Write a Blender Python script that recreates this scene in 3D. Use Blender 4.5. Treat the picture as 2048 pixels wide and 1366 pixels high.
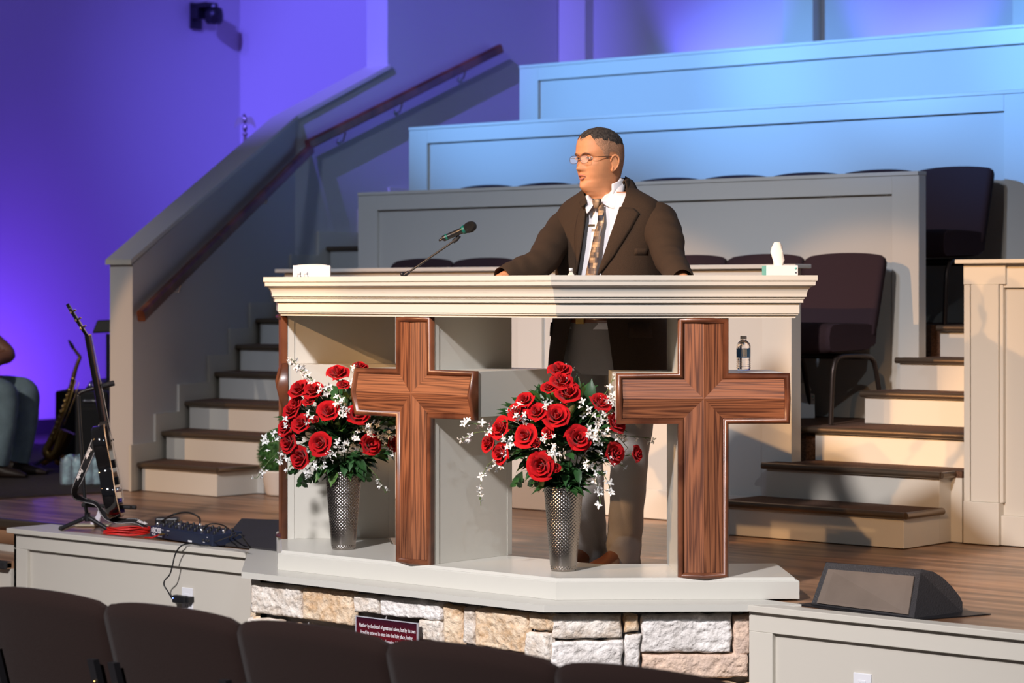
import bpy, bmesh, math, random
from math import sin, cos, pi, radians, sqrt, atan2, tan
from mathutils import Vector, Matrix, Euler, noise
random.seed(7)
S = bpy.context.scene
COL = S.collection
for o in list(bpy.data.objects): bpy.data.objects.remove(o)

# ------------------------------------------------------------------ camera
# World frame: x runs along the stage front (right +), y runs upstage, z = 0 is the stage floor.
FPX, THETA, EYE = 4800.0, radians(41), 1.10
CAM = Vector((6.232, -6.44, EYE))
RT = Vector((cos(THETA), sin(THETA), 0)); FW = Vector((-sin(THETA), cos(THETA), 0))
cd = bpy.data.cameras.new('camera'); cam = bpy.data.objects.new('camera', cd); COL.objects.link(cam)
cam.location = CAM; cam.rotation_euler = (pi/2, 0, THETA)
cd.sensor_width = 36; cd.lens = FPX*36/2048; cd.shift_y = -(683-587)/2048
cd.clip_end = 200; cd.dof.use_dof = True; cd.dof.focus_distance = 8.95; cd.dof.aperture_fstop = 3.7
S.camera = cam

# ------------------------------------------------------------------ world, lights, exposure
vs = S.view_settings
vs.view_transform = 'Standard'; vs.look = 'None'; vs.exposure = 0.0; vs.gamma = 1.0; vs.use_curve_mapping = False
W = bpy.data.worlds.new('world'); S.world = W; W.use_nodes = True
W.node_tree.nodes['Background'].inputs[0].default_value = (0.62, 0.66, 0.80, 1)
W.node_tree.nodes['Background'].inputs[1].default_value = 0.07
def aim(o, target):
    o.rotation_euler = (Vector(target) - o.location).to_track_quat('-Z', 'Y').to_euler()
def spot(name, loc, target, col, power, angle, blend=0.3, size=0.1):
    l = bpy.data.lights.new(name, 'SPOT'); l.color = col; l.energy = power
    l.spot_size = radians(angle); l.spot_blend = blend; l.shadow_soft_size = size
    o = bpy.data.objects.new(name, l); COL.objects.link(o); o.location = loc; aim(o, target); return o
def area(name, loc, target, col, power, sx, sy):
    l = bpy.data.lights.new(name, 'AREA'); l.color = col; l.energy = power
    l.shape = 'RECTANGLE'; l.size = sx; l.size_y = sy
    o = bpy.data.objects.new(name, l); COL.objects.link(o); o.location = loc; aim(o, target); return o
# warm front spotlights hung over the audience, left of the speaker's axis (low, narrow beams side by side)
WARM = (1.0, 0.56, 0.25)
KEYP = Vector((-4.0, -10.2, 5.2))
spot('warm_key_light', KEYP, (0.25, 1.0, 1.02), WARM, 2100, 9.6, 0.25, 0.05)
spot('warm_key_light', KEYP+Vector((1.2, .3, 0)), (1.0, 2.6, 0.30), WARM, 2900, 11.0, 0.3, 0.05)
spot('warm_key_light', KEYP+Vector((-.8, .2, 0)), (-2.0, 2.8, 0.50), WARM, 3600, 10.5, 0.3, 0.05)
spot('warm_key_light', KEYP+Vector((.4, .2, .3)), (-0.5, 2.8, 0.62), WARM, 3600, 9.5, 0.3, 0.05)
spot('warm_key_light', KEYP+Vector((-1.8, .3, 0)), (-3.5, 2.9, 0.30), WARM, 2600, 7.5, 0.2, 0.05)
spot('warm_side_light', (5.6, -9.0, 5.2), (1.35, 2.75, 0.42), WARM, 2800, 12.0, 0.5, 0.05)
# neutral lights high over the audience
spot('band_fill_light', (-3.0, -7.5, 6.0), (-5.3, 2.3, 0.7), (1.0, 0.92, 0.82), 1500, 15, 0.8, 0.1)  # added fill, brightens the seated player and the pillar front
spot('house_light', (3.2, -10.0, 7.4), (0.1, -0.2, -0.9), (1.0, 0.95, 0.97), 9000, 41, 1.0, 0.35)
spot('cool_front_light', (7.5, -5.5, 6.0), (0.3, 1.0, 0.3), (0.78, 0.88, 1.0), 450, 30, 0.6, 0.05)
# blue washes on the upper choir rows
for ax_, pw_ in ((-3.6, 13000), (-1.6, 16500), (0.4, 16500), (2.2, 16000)):
    spot('blue_wash_light', (-6.5+ax_*.3, -6.5, 6.6), (ax_, 5.4, 2.62), (0.13, 0.385, 1.0), pw_, 13.0, 1.0, 0.12)
spot('choir_fill_light', (1.0, -7.0, 7.0), (-2.2, 3.9, 1.9), (0.56, 0.70, 1.0), 2300, 30, 0.9, 0.3)  # added fill that lifts the second choir row, not one of the washes
# violet washes on the left side walls and stairs
spot('violet_wash_light', (-2.4, -4.5, 7.5), (-6.6, 6.4, 3.0), (0.15, 0.125, 1.0), 11000, 23, 0.8, 0.04)
spot('violet_far_wall_light', (-6.9, 2.2, 5.2), (-8.7, 6.6, 2.6), (0.15, 0.10, 1.0), 230, 95, 0.9, 0.1)
# LED uplights on the floor
spot('left_wall_uplight', (-7.75, 4.4, 0.12), (-8.8, 5.35, 1.0), (0.16, 0.04, 1.0), 210, 120, 0.9, 0.1)
spot('back_wall_uplight', (-3.75, 6.75, 1.95), (-3.75, 7.35, 3.2), (0.12, 0.08, 1.0), 190, 62, 0.6, 0.05)
spot('back_wall_uplight', (-2.15, 6.75, 1.95), (-2.15, 7.35, 3.2), (0.12, 0.08, 1.0), 190, 62, 0.6, 0.05)

# ------------------------------------------------------------------ projection helpers (pixel of the 2048x1366 photograph -> point on a real plane)
def ray(px, py): return FW + RT*((px-1024)/FPX) + Vector((0, 0, -(py-587)/FPX))
def pz(px, py, z): d = ray(px, py); return CAM + d*((z-EYE)/d.z)
def pt(px, py, y): d = ray(px, py); return CAM + d*((y-CAM.y)/d.y)
def ps(px, py, x): d = ray(px, py); return CAM + d*((x-CAM.x)/d.x)
def pd(px, py, D): return CAM + ray(px, py)*D

# ------------------------------------------------------------------ materials
MATS = {}
def mat(name, col, rough=0.5, metal=0.0, spec=0.5, bump=0.0, bscale=40.0, var=0.0, vscale=3.0, coat=0.0, sheen=0.0, trans=0.0, ior=1.45, emit=None, sss=0.0):
    if name in MATS: return MATS[name]
    m = bpy.data.materials.new(name); m.use_nodes = True; nt = m.node_tree; b = nt.nodes['Principled BSDF']
    b.inputs['Base Color'].default_value = (*col, 1); b.inputs['Roughness'].default_value = rough
    b.inputs['Metallic'].default_value = metal; b.inputs['Specular IOR Level'].default_value = spec
    b.inputs['Coat Weight'].default_value = coat; b.inputs['Sheen Weight'].default_value = sheen
    b.inputs['Transmission Weight'].default_value = trans; b.inputs['IOR'].default_value = ior
    if sss: b.inputs['Subsurface Weight'].default_value = sss; b.inputs['Subsurface Radius'].default_value = (0.02, 0.008, 0.004)
    if emit: b.inputs['Emission Color'].default_value = (*emit[0], 1); b.inputs['Emission Strength'].default_value = emit[1]
    tc = nt.nodes.new('ShaderNodeTexCoord')
    if var:
        n = nt.nodes.new('ShaderNodeTexNoise'); n.inputs['Scale'].default_value = vscale; n.inputs['Detail'].default_value = 5
        nt.links.new(tc.outputs['Object'], n.inputs['Vector'])
        r = nt.nodes.new('ShaderNodeValToRGB')
        r.color_ramp.elements[0].position = 0.3; r.color_ramp.elements[1].position = 0.7
        r.color_ramp.elements[0].color = (*[c*(1-var) for c in col], 1); r.color_ramp.elements[1].color = (*[min(1, c*(1+var)) for c in col], 1)
        nt.links.new(n.outputs['Fac'], r.inputs['Fac']); nt.links.new(r.outputs['Color'], b.inputs['Base Color'])
    if bump:
        n = nt.nodes.new('ShaderNodeTexNoise'); n.inputs['Scale'].default_value = bscale; n.inputs['Detail'].default_value = 4
        nt.links.new(tc.outputs['Object'], n.inputs['Vector'])
        bp = nt.nodes.new('ShaderNodeBump'); bp.inputs['Strength'].default_value = bump; bp.inputs['Distance'].default_value = 0.01
        nt.links.new(n.outputs['Fac'], bp.inputs['Height']); nt.links.new(bp.outputs['Normal'], b.inputs['Normal'])
    MATS[name] = m; return m
def grain_mat(name, dark, light, scale=(30, 30, 2.0), rough=0.35, coat=0.3, contrast=(0.35, 0.65), rings=6.0, bump=0.15):
    """wood: noise stretched along one axis of the object plus a distorted band pattern"""
    if name in MATS: return MATS[name]
    m = bpy.data.materials.new(name); m.use_nodes = True; nt = m.node_tree; b = nt.nodes['Principled BSDF']
    b.inputs['Roughness'].default_value = rough; b.inputs['Coat Weight'].default_value = coat; b.inputs['Coat Roughness'].default_value = 0.2
    tc = nt.nodes.new('ShaderNodeTexCoord'); mp = nt.nodes.new('ShaderNodeMapping'); mp.inputs['Scale'].default_value = scale
    nt.links.new(tc.outputs['Object'], mp.inputs['Vector'])
    n = nt.nodes.new('ShaderNodeTexNoise'); n.inputs['Scale'].default_value = 1.0; n.inputs['Detail'].default_value = 4; n.inputs['Distortion'].default_value = 0.4
    nt.links.new(mp.outputs['Vector'], n.inputs['Vector'])
    mp2 = nt.nodes.new('ShaderNodeMapping'); mp2.inputs['Scale'].default_value = tuple(s*0.25 for s in scale)
    nt.links.new(tc.outputs['Object'], mp2.inputs['Vector'])
    n2 = nt.nodes.new('ShaderNodeTexNoise'); n2.inputs['Scale'].default_value = 1.0; n2.inputs['Detail'].default_value = 1
    nt.links.new(mp2.outputs['Vector'], n2.inputs['Vector'])
    mu = nt.nodes.new('ShaderNodeMath'); mu.operation = 'MULTIPLY'; mu.inputs[1].default_value = rings*2
    nt.links.new(n2.outputs['Fac'], mu.inputs[0])
    fr = nt.nodes.new('ShaderNodeMath'); fr.operation = 'PINGPONG'; fr.inputs[1].default_value = 1.0
    nt.links.new(mu.outputs[0], fr.inputs[0])
    mx = nt.nodes.new('ShaderNodeMath'); mx.operation = 'MULTIPLY_ADD'; mx.inputs[1].default_value = 0.38
    nt.links.new(fr.outputs[0], mx.inputs[0])
    sc = nt.nodes.new('ShaderNodeMath'); sc.operation = 'MULTIPLY'; sc.inputs[1].default_value = 0.62
    nt.links.new(n.outputs['Fac'], sc.inputs[0]); nt.links.new(sc.outputs[0], mx.inputs[2])
    r = nt.nodes.new('ShaderNodeValToRGB'); r.color_ramp.elements[0].position = contrast[0]; r.color_ramp.elements[1].position = contrast[1]
    r.color_ramp.elements[0].color = (*dark, 1); r.color_ramp.elements[1].color = (*light, 1)
    nt.links.new(mx.outputs[0], r.inputs['Fac']); nt.links.new(r.outputs['Color'], b.inputs['Base Color'])
    bp = nt.nodes.new('ShaderNodeBump'); bp.inputs['Strength'].default_value = bump; bp.inputs['Distance'].default_value = 0.004
    nt.links.new(mx.outputs[0], bp.inputs['Height']); nt.links.new(bp.outputs['Normal'], b.inputs['Normal'])
    MATS[name] = m; return m

PAINT = mat('cream_paint', (0.61, 0.575, 0.50), 0.42, bump=0.02, bscale=25)
PANEL = mat('cream_panel_paint', (0.57, 0.535, 0.465), 0.55, bump=0.03, bscale=30)
GLOSS = mat('pulpit_paint', (0.60, 0.585, 0.525), 0.28, bump=0.02, bscale=15)
WALLP = mat('wall_paint', (0.55, 0.53, 0.52), 0.7, bump=0.03, bscale=60)
CARPET = mat('brown_carpet', (0.12, 0.058, 0.032), 0.95, bump=0.9, bscale=160, var=0.45, vscale=90)
DARKCARPET = mat('stage_carpet', (0.05, 0.035, 0.03), 0.95, bump=0.7, bscale=120, var=0.35, vscale=60)
NOSING = mat('bronze_nosing', (0.20, 0.145, 0.10), 0.32, metal=0.75)
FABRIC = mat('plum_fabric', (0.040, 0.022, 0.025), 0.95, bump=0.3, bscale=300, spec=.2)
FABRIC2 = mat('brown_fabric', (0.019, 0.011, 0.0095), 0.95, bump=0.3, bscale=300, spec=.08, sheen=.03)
FRAME = mat('dark_bronze_steel', (0.05, 0.035, 0.028), 0.35, metal=0.6)
BLACK = mat('black_plastic', (0.012, 0.012, 0.014), 0.4)
BLACKM = mat('black_matte', (0.018, 0.017, 0.018), 0.75)
WHITE = mat('white_plastic', (0.75, 0.75, 0.78), 0.35)
CHROME = mat('chrome', (0.7, 0.7, 0.72), 0.15, metal=1.0)
BRASS = mat('brass', (0.75, 0.50, 0.16), 0.25, metal=1.0)
RAILW = grain_mat('handrail_wood', (0.085, 0.024, 0.012), (0.20, 0.065, 0.03), scale=(12, 12, 12), rings=2)
OAKV = grain_mat('oak_grain_upright', (0.080, 0.025, 0.012), (0.27, 0.098, 0.042), scale=(170, 170, 5.0), rings=7, contrast=(0.28, 0.62), bump=0.25, coat=0.08, rough=0.45)
OAKH = grain_mat('oak_grain_level', (0.080, 0.025, 0.012), (0.27, 0.098, 0.042), scale=(5.0, 170, 170), rings=7, contrast=(0.28, 0.62), bump=0.25, coat=0.08, rough=0.45)
OAKF = grain_mat('oak_moulding', (0.075, 0.023, 0.011), (0.17, 0.058, 0.026), scale=(14, 14, 14), rings=3, bump=0.1, coat=.15)
PLANK = grain_mat('plank_floor', (0.17, 0.083, 0.040), (0.46, 0.25, 0.135), scale=(1.6, 16, 8), rings=5, rough=0.38, coat=0.15, contrast=(0.3, 0.75), bump=0.05)

# ------------------------------------------------------------------ mesh builder
class MB:
    def __init__(s): s.v = []; s.f = []; s.m = []; s.sm = []; s.cur = 0; s.smooth = False
    def add(s, vs, fs, smooth=None):
        b = len(s.v); s.v += [tuple(v) for v in vs]
        sm = s.smooth if smooth is None else smooth
        for f in fs: s.f.append(tuple(b+i for i in f)); s.m.append(s.cur); s.sm.append(sm)
        return s
    def box(s, x0, x1, y0, y1, z0, z1, M=None):
        vs = [Vector(p) for p in ((x0,y0,z0),(x1,y0,z0),(x1,y1,z0),(x0,y1,z0),(x0,y0,z1),(x1,y0,z1),(x1,y1,z1),(x0,y1,z1))]
        if M is not None: vs = [M @ v for v in vs]
        return s.add(vs, [(0,3,2,1),(4,5,6,7),(0,1,5,4),(1,2,6,5),(2,3,7,6),(3,0,4,7)], False)
    def rings(s, rings, closed=True, cap=(True, True), smooth=True):
        n = len(rings[0]); vs = [p for r in rings for p in r]; fs = []
        for i in range(len(rings)-1):
            for j in range(n if closed else n-1):
                a = i*n+j; b = i*n+(j+1) % n; fs.append((a, b, b+n, a+n))
        s.add(vs, fs, smooth)
        if cap[0]: s.add(rings[0], [tuple(range(n))[::-1]], False)
        if cap[1]: s.add(rings[-1], [tuple(range(n))], False)
        return s
    def poly_stack(s, levels, smooth=False):   # levels: list of 3d polygons with equal count
        return s.rings(levels, True, (True, True), smooth)
    def prism(s, pts, z0, z1): return s.poly_stack([[(x, y, z0) for x, y in pts], [(x, y, z1) for x, y in pts]])
    def extrude(s, pts, d):    # pts 3d polygon, d vector
        d = Vector(d); return s.poly_stack([[Vector(p) for p in pts], [Vector(p)+d for p in pts]])
    def tube(s, path, r, n=10, cap=True, up=None):
        path = [Vector(p) for p in path]; rs = r if isinstance(r, (list, tuple)) else [r]*len(path)
        rings = []; prev = None
        for i, p in enumerate(path):
            t = (path[min(i+1, len(path)-1)] - path[max(i-1, 0)]).normalized()
            if prev is None:
                a = Vector((0, 0, 1)) if abs(t.z) < 0.9 else Vector((1, 0, 0))
                u = t.cross(a).normalized()
            else: u = (prev - t*prev.dot(t)).normalized()
            prev = u; w = t.cross(u)
            rings.append([p + (u*cos(2*pi*k/n) + w*sin(2*pi*k/n))*rs[i] for k in range(n)])
        return s.rings(rings, True, (cap, cap), True)
    def lathe(s, prof, n=32, M=None, cap=(True, True)):
        rings = []
        for r, z in prof:
            ring = [Vector((r*cos(2*pi*k/n), r*sin(2*pi*k/n), z)) for k in range(n)]
            if M is not None: ring = [M @ v for v in ring]
            rings.append(ring)
        return s.rings(rings, True, cap, True)
    def sphere(s, c, r, n=16, m=10, sc=(1, 1, 1), M=None):
        c = Vector(c); rings = []
        for i in range(m+1):
            a = -pi/2 + pi*i/m; rr = max(cos(a), 1e-4)
            ring = [Vector((rr*cos(2*pi*k/n)*sc[0]*r, rr*sin(2*pi*k/n)*sc[1]*r, sin(a)*sc[2]*r)) for k in range(n)]
            if M is not None: ring = [M @ v for v in ring]
            rings.append([c+v for v in ring])
        return s.rings(rings, True, (False, False), True)
    def build(s, name, mats, parent=None, bevel=0, seg=2, subsurf=0, loc=None, recalc=True):
        me = bpy.data.meshes.new(name); me.from_pydata([tuple(v) for v in s.v], [], s.f)
        if not isinstance(mats, (list, tuple)): mats = [mats]
        for m in mats: me.materials.append(m)
        me.polygons.foreach_set('material_index', s.m); me.polygons.foreach_set('use_smooth', s.sm)
        me.update(); me.validate()
        if recalc:
            bm = bmesh.new(); bm.from_mesh(me); bmesh.ops.recalc_face_normals(bm, faces=bm.faces); bm.to_mesh(me); bm.free()
        o = bpy.data.objects.new(name, me); COL.objects.link(o)
        if parent is not None:
            o.parent = parent
            if parent.type != 'EMPTY' or True:
                o.matrix_parent_inverse = Matrix.Identity(4)
        if loc is not None: o.location = loc
        if bevel:
            b = o.modifiers.new('bevel', 'BEVEL'); b.width = bevel; b.segments = seg; b.limit_method = 'ANGLE'; b.angle_limit = radians(40); b.harden_normals = False
        if subsurf:
            m = o.modifiers.new('sub', 'SUBSURF'); m.levels = subsurf; m.render_levels = subsurf
        return o
def thing(name, label, cat, loc=(0, 0, 0), rz=0, group=None):
    o = bpy.data.objects.new(name, None); COL.objects.link(o); o.location = loc; o.rotation_euler = (0, 0, rz)
    o.empty_display_size = 0.1
    return tag(o, label, cat, group)
def tag(o, label=None, cat=None, group=None, kind=None):
    if label: o['label'] = label
    if cat: o['category'] = cat
    if group: o['group'] = group
    if kind: o['kind'] = kind
    return o
def struct(name, mb, m, label=None, **kw):
    o = mb.build(name, m, **kw); o['kind'] = 'structure'
    if label: o['label'] = label; o['category'] = kw.get('cat', name.split('_')[0])
    return o
def dup(root, loc=None, rz=None, label=None, group=None):
    r = root.copy(); COL.objects.link(r)
    if loc is not None: r.location = loc
    if rz is not None: r.rotation_euler = (0, 0, rz)
    if label: r['label'] = label
    if group: r['group'] = group
    def rec(src, dst):
        for ch in [c for c in bpy.data.objects if c.parent == src]:
            c = ch.copy(); COL.objects.link(c); c.parent = dst; rec(ch, c)
    rec(root, r); return r
def offset_poly(pts, d):
    """offset a counter-clockwise closed polygon outward by d"""
    n = len(pts); out = []
    for i in range(n):
        p0, p1, p2 = Vector(pts[i-1]), Vector(pts[i]), Vector(pts[(i+1) % n])
        e1 = (p1-p0).normalized(); e2 = (p2-p1).normalized()
        n1 = Vector((e1.y, -e1.x)); n2 = Vector((e2.y, -e2.x))
        b = (n1+n2); b = b/max(b.length_squared, 1e-6)*2
        out.append(tuple(p1 + b*d*0.5*1.0 if False else p1 + (n1+n2)*d/(1+n1.dot(n2))))
    return out
def curve_pts(pts, sub=8):
    """Catmull-Rom through points"""
    P = [Vector(p) for p in pts]; P = [P[0]*2-P[1]] + P + [P[-1]*2-P[-2]]; out = []
    for i in range(1, len(P)-2):
        for k in range(sub):
            t = k/sub; a, b, c, d = P[i-1], P[i], P[i+1], P[i+2]
            out.append(0.5*((2*b) + (c-a)*t + (2*a-5*b+4*c-d)*t*t + (3*b-a-3*c+d)*t**3))
    out.append(P[-2]); return out
FR = Matrix(((RT.x, FW.x, 0), (RT.y, FW.y, 0), (0, 0, 1)))   # axes turned square to the viewer: used for things that stand turned that way
def wm(o):
    m = o.matrix_basis.copy()
    if o.parent: m = wm(o.parent) @ o.matrix_parent_inverse @ m
    return m
def wpart(mb, name, m, parent, **kw):      # part whose mesh is written in world coordinates
    o = mb.build(name, m, parent, **kw); o.matrix_parent_inverse = wm(parent).inverted(); return o
STEP = 0.157
# ================================================================== SETTING
b = MB(); b.box(-12, 12, -14, 8, -0.73, -0.63); struct('floor', b, DARKCARPET, label='dark carpet floor of the auditorium')
# stage platform: outline leaves room for the pedestal, raised plank floor
STAGE = [(-2.88, 0.545), (-1.1, 0.56), (-0.65, 0.16), (0.65, 0.16), (1.1, 0.56), (6.0, 0.545), (6.0, 7.5), (-12.0, 7.5), (-12.0, 0.77), (-2.88, 0.77)]
b = MB(); b.prism(STAGE, -0.12, -0.004); struct('stage_floor', b, PLANK, label='brown wood plank stage floor')
c0, c1 = pz(-60, 1000, 0), pz(235, 984, 0)
b = MB(); b.prism([(c0.x, c0.y), (c1.x, c1.y), (-4.45, 2.4), (-5.45, 4.6), (-5.45, 7.3), (-11, 7.3), (-11, 1.5)], -0.004, 0.006)
struct('carpet_inlay', b, DARKCARPET, label='dark carpet over the left band area of the stage')
b = MB(); b.box(-5.45, 6, 7.35, 7.5, 0, 6); b.box(-8.9, -5.40, 7.35, 7.5, 0, 6); struct('wall_back', b, WALLP, label='back wall behind the choir rows')
b = MB(); b.box(-8.95, -8.8, 1.0, 7.5, 0, 6); b.box(-12.0, -8.8, 1.0, 1.1, 0, 6)
struct('wall_left', b, WALLP, label='far left stage wall lit violet')
b = MB(); b.box(-8.82, -8.785, 1.0, 7.36, 0, 0.12); b.box(-8.8, -5.4, 7.33, 7.36, 0, 0.12); struct('baseboard_left', b, BLACKM)
# half wall of the left stairs, turning into a full height wall further up
def wall_sec(p, q, zp, zq, z0=-0.0): return p, q, zp, zq
IN = [(-4.159, 2.284), (-5.216, 4.551), (-5.216, 5.427), (-5.216, 7.36)]
OUT = [(-4.362, 2.290), (-5.416, 4.551), (-5.416, 5.427), (-5.416, 7.36)]
ZT = [1.262, 2.247, 2.643]
b = MB()
for i in range(2):
    (x0, y0), (x1, y1), (u0, v0), (u1, v1) = IN[i], IN[i+1], OUT[i], OUT[i+1]
    b.add([(x0,y0,0),(x1,y1,0),(u1,v1,0),(u0,v0,0),(x0,y0,ZT[i]),(x1,y1,ZT[i+1]),(u1,v1,ZT[i+1]),(u0,v0,ZT[i])],
          [(0,3,2,1),(4,5,6,7),(0,1,5,4),(1,2,6,5),(2,3,7,6),(3,0,4,7)])
struct('wall_stairs', b, WALLP, label='sloping half wall beside the left stairs')
b = MB(); b.box(-5.416, -5.216, 5.427, 7.36, 0, 6); struct('wall_side', b, WALLP, label='full height wall above the left stairs')
b = MB()
ci, co = [(-4.145, 2.262), (-5.196, 4.556), (-5.196, 5.44)], [(-4.376, 2.268), (-5.436, 4.556), (-5.436, 5.44)]
for i in range(2):
    (x0, y0), (x1, y1), (u0, v0), (u1, v1) = ci[i], ci[i+1], co[i], co[i+1]
    A, B = ZT[i]-0.0, ZT[i+1]
    b.add([(x0,y0,A),(x1,y1,B),(u1,v1,B),(u0,v0,A),(x0,y0,A+.028),(x1,y1,B+.028),(u1,v1,B+.028),(u0,v0,A+.028)],
          [(0,3,2,1),(4,5,6,7),(0,1,5,4),(1,2,6,5),(2,3,7,6),(3,0,4,7)])
struct('trim_1', b, PAINT, label='painted cap board on the sloping half wall')
# back wall pilasters, right of the corner
b = MB()
for s0, s1 in ((-5.21, -4.957), (-3.199, -2.952), (-1.427, -1.18), (0.35, 0.6)): b.box(s0, s1, 7.25, 7.35, 0, 6)
struct('trim_2', b, PAINT, label='flat pilasters on the back wall', bevel=0.003)

# choir platforms, one per row
for i, (x0, x1, y0, y1, z) in enumerate([(-4.3, 0.775, 3.046, 3.86, 3*STEP), (-4.9, 1.9, 4.05, 4.88, 6*STEP), (-5.2, 2.2, 5.05, 5.9, 9*STEP), (-5.2, 3.0, 6.05, 7.34, 12*STEP)]):
    b = MB(); b.box(x0, x1, y0+0.05, y1-.015, 0.0, z-0.002)
    struct('choir_platform', b, CARPET, label='carpeted platform under choir row %s' % ('one', 'two', 'three', 'four')[i])

def panel_wall(name, label, x0, x1, y, z0, top, rail, st, thick=0.075, base=0.0, extra=(), cap_over=0.0, capt=0.02):
    """low panelled wall: core panel, raised stiles and rails, cap board"""
    t = thing(name, label, 'panelled wall', ((x0+x1)/2, y, z0))
    b = MB(); b.box(x0+.01, x1-.005, y+0.022, y+thick, z0, top-capt); wpart(b, 'panel', PANEL, t)
    b = MB(); e = 0.0
    b.box(x0, x0+st[0], y, y+thick-.001, z0, top-capt); b.box(x1-st[1], x1, y, y+thick-.001, z0, top-capt)
    b.box(x0+st[0], x1-st[1], y, y+0.03, rail, top-capt)
    for (a, c) in extra: b.box(a, c, y, y+0.03, z0, rail)
    wpart(b, 'frame', PAINT, t, bevel=0.002)
    b = MB(); b.box(x0-cap_over, x1+cap_over, y-0.006-cap_over*0.6, y+thick+0.006+cap_over*.3, top-capt, top); wpart(b, 'cap', PAINT, t, bevel=0.003)
    if base:
        b = MB(); b.box(x0, x1, y-0.014, y+0.0, z0, z0+base); wpart(b, 'baseboard', PAINT, t, bevel=0.003)
    return t
panel_wall('choir_screen', 'low cream panelled wall right behind the pulpit, in front of the first choir row', -3.55, -0.133, 2.87, 0, 1.237, 1.10, (0.16, 0.17), thick=0.08, base=0.142, extra=((-1.824, -1.662),), cap_over=0.045)
panel_wall('choir_screen', 'second panelled choir wall up, grey blue, with chair tops showing above it', -3.941, -0.045, 3.85, 3*STEP, 1.707, 1.597, (0.16, 0.155), thick=0.07)
panel_wall('choir_screen', 'third panelled choir wall up, level with the speaker\'s head', -4.485, 0.01, 4.87, 6*STEP, 2.177, 2.068, (0.16, 0.155), thick=0.07)
panel_wall('choir_screen', 'topmost pale blue panelled choir wall below the lit back wall', -4.42, 1.2, 5.89, 9*STEP, 2.647, 2.537, (0.165, 0.155), thick=0.07)
# right low wall with a pilaster
t = thing('pilaster_wall', 'cream low wall with a square pilaster and cap at the right edge', 'panelled wall', (1.4, 2.87, 0))
b = MB(); b.box(0.80, 3.2, 2.90, 3.0, 0, 1.231); wpart(b, 'panel', PANEL, t)
b = MB(); b.box(0.782, 3.2, 2.882, 2.93, 1.125, 1.231); b.box(0.782, 0.99, 2.868, 3.0, 1.140, 1.231); b.box(0.782, 0.812, 2.872, 3.0, 0, 1.14); b.box(0.782, 3.2, 2.884, 2.9, 1.19, 1.231); wpart(b, 'top_band', PAINT, t, bevel=0.002)
b = MB(); b.box(0.822, 0.958, 2.862, 2.9, 0.185, 1.14); b.box(0.958, 0.975, 2.876, 2.9, 0.185, 1.14); wpart(b, 'pilaster', PAINT, t, bevel=0.003)
b = MB(); b.box(0.790, 0.965, 2.852, 2.9, 0, 0.185); b.box(0.965, 3.2, 2.875, 2.9, 0, 0.13); wpart(b, 'plinth', PAINT, t, bevel=0.003)
b = MB(); b.box(0.757, 3.2, 2.835, 3.04, 1.231, 1.25); wpart(b, 'cap', PAINT, t, bevel=0.003)

# ------------------------------------------------------------------ stairs
def stair(t, x0, x1, y0, y1, z, n, nose=0.02, zb=None, sidenose=True):
    zb = z-STEP if zb is None else zb
    b = MB(); b.box(x0, x1, y0+nose, y1, zb, z-0.03); wpart(b, 'riser', PAINT, t, bevel=0.002)
    b = MB(); b.box(x0-.012, x1+.012, y0+0.012, y1+.01, z-0.03, z-0.001); tr = wpart(b, 'tread', CARPET, t)
    b = MB(); path = [(x0-.014, y0+.01, z-.015), (x1+.014, y0+.01, z-.015)]
    if sidenose: path.append((x1+.014, y1, z-.015))
    rings = []
    b.tube([path[0], path[1]], 0.0155, 12)
    if sidenose: b.tube([path[1], path[2]], 0.0155, 12)
    o = b.build('nosing', NOSING, tr); o.matrix_parent_inverse = wm(tr).inverted()
t = thing('staircase', 'carpeted steps with bronze nosings between the low walls at right', 'stairs', (0.25, 2.45, 0))
stair(t, -0.235, 0.722, 2.452, 2.768, STEP, 1, zb=0); stair(t, -0.205, 0.72, 2.749, 2.868, 2*STEP, 2, zb=0)
b = MB(); b.box(-0.13, 0.775, 2.868, 3.066, 0, 2*STEP-.03); wpart(b, 'riser', PAINT, t); b = MB(); b.box(-0.13, 0.775, 2.868, 3.066, 2*STEP-.03, 2*STEP-.001); wpart(b, 'tread', CARPET, t)
b = MB(); b.box(-0.13, 0.775, 3.066, 3.1, 0.0, 3*STEP-.03); wpart(b, 'riser', PAINT, t)
b = MB(); b.box(-0.20, 0.775, 3.05, 3.12, 3*STEP-.03, 3*STEP); tr = wpart(b, 'tread', CARPET, t)
b = MB(); b.tube([(-0.2, 3.05, 3*STEP-.015), (0.775, 3.05, 3*STEP-.015)], 0.0155, 12); o = b.build('nosing', NOSING, tr); o.matrix_parent_inverse = wm(tr).inverted()
stair(t, -0.115, 1.25, 3.45, 3.80, 4*STEP, 4, sidenose=False, zb=3*STEP); stair(t, -0.105, 1.6, 3.75, 4.07, 5*STEP, 5, sidenose=False, zb=3*STEP)
b = MB(); b.box(-0.045, 1.9, 4.055, 4.1, 3*STEP, 6*STEP-.03); wpart(b, 'riser', PAINT, t)
b = MB(); b.box(-0.045, 1.9, 4.035, 4.12, 6*STEP-.03, 6*STEP); tr = wpart(b, 'tread', CARPET, t)
b = MB(); b.tube([(-0.045, 4.03, 6*STEP-.015), (1.9, 4.03, 6*STEP-.015)], 0.0155, 12); o = b.build('nosing', NOSING, tr); o.matrix_parent_inverse = wm(tr).inverted()

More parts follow.
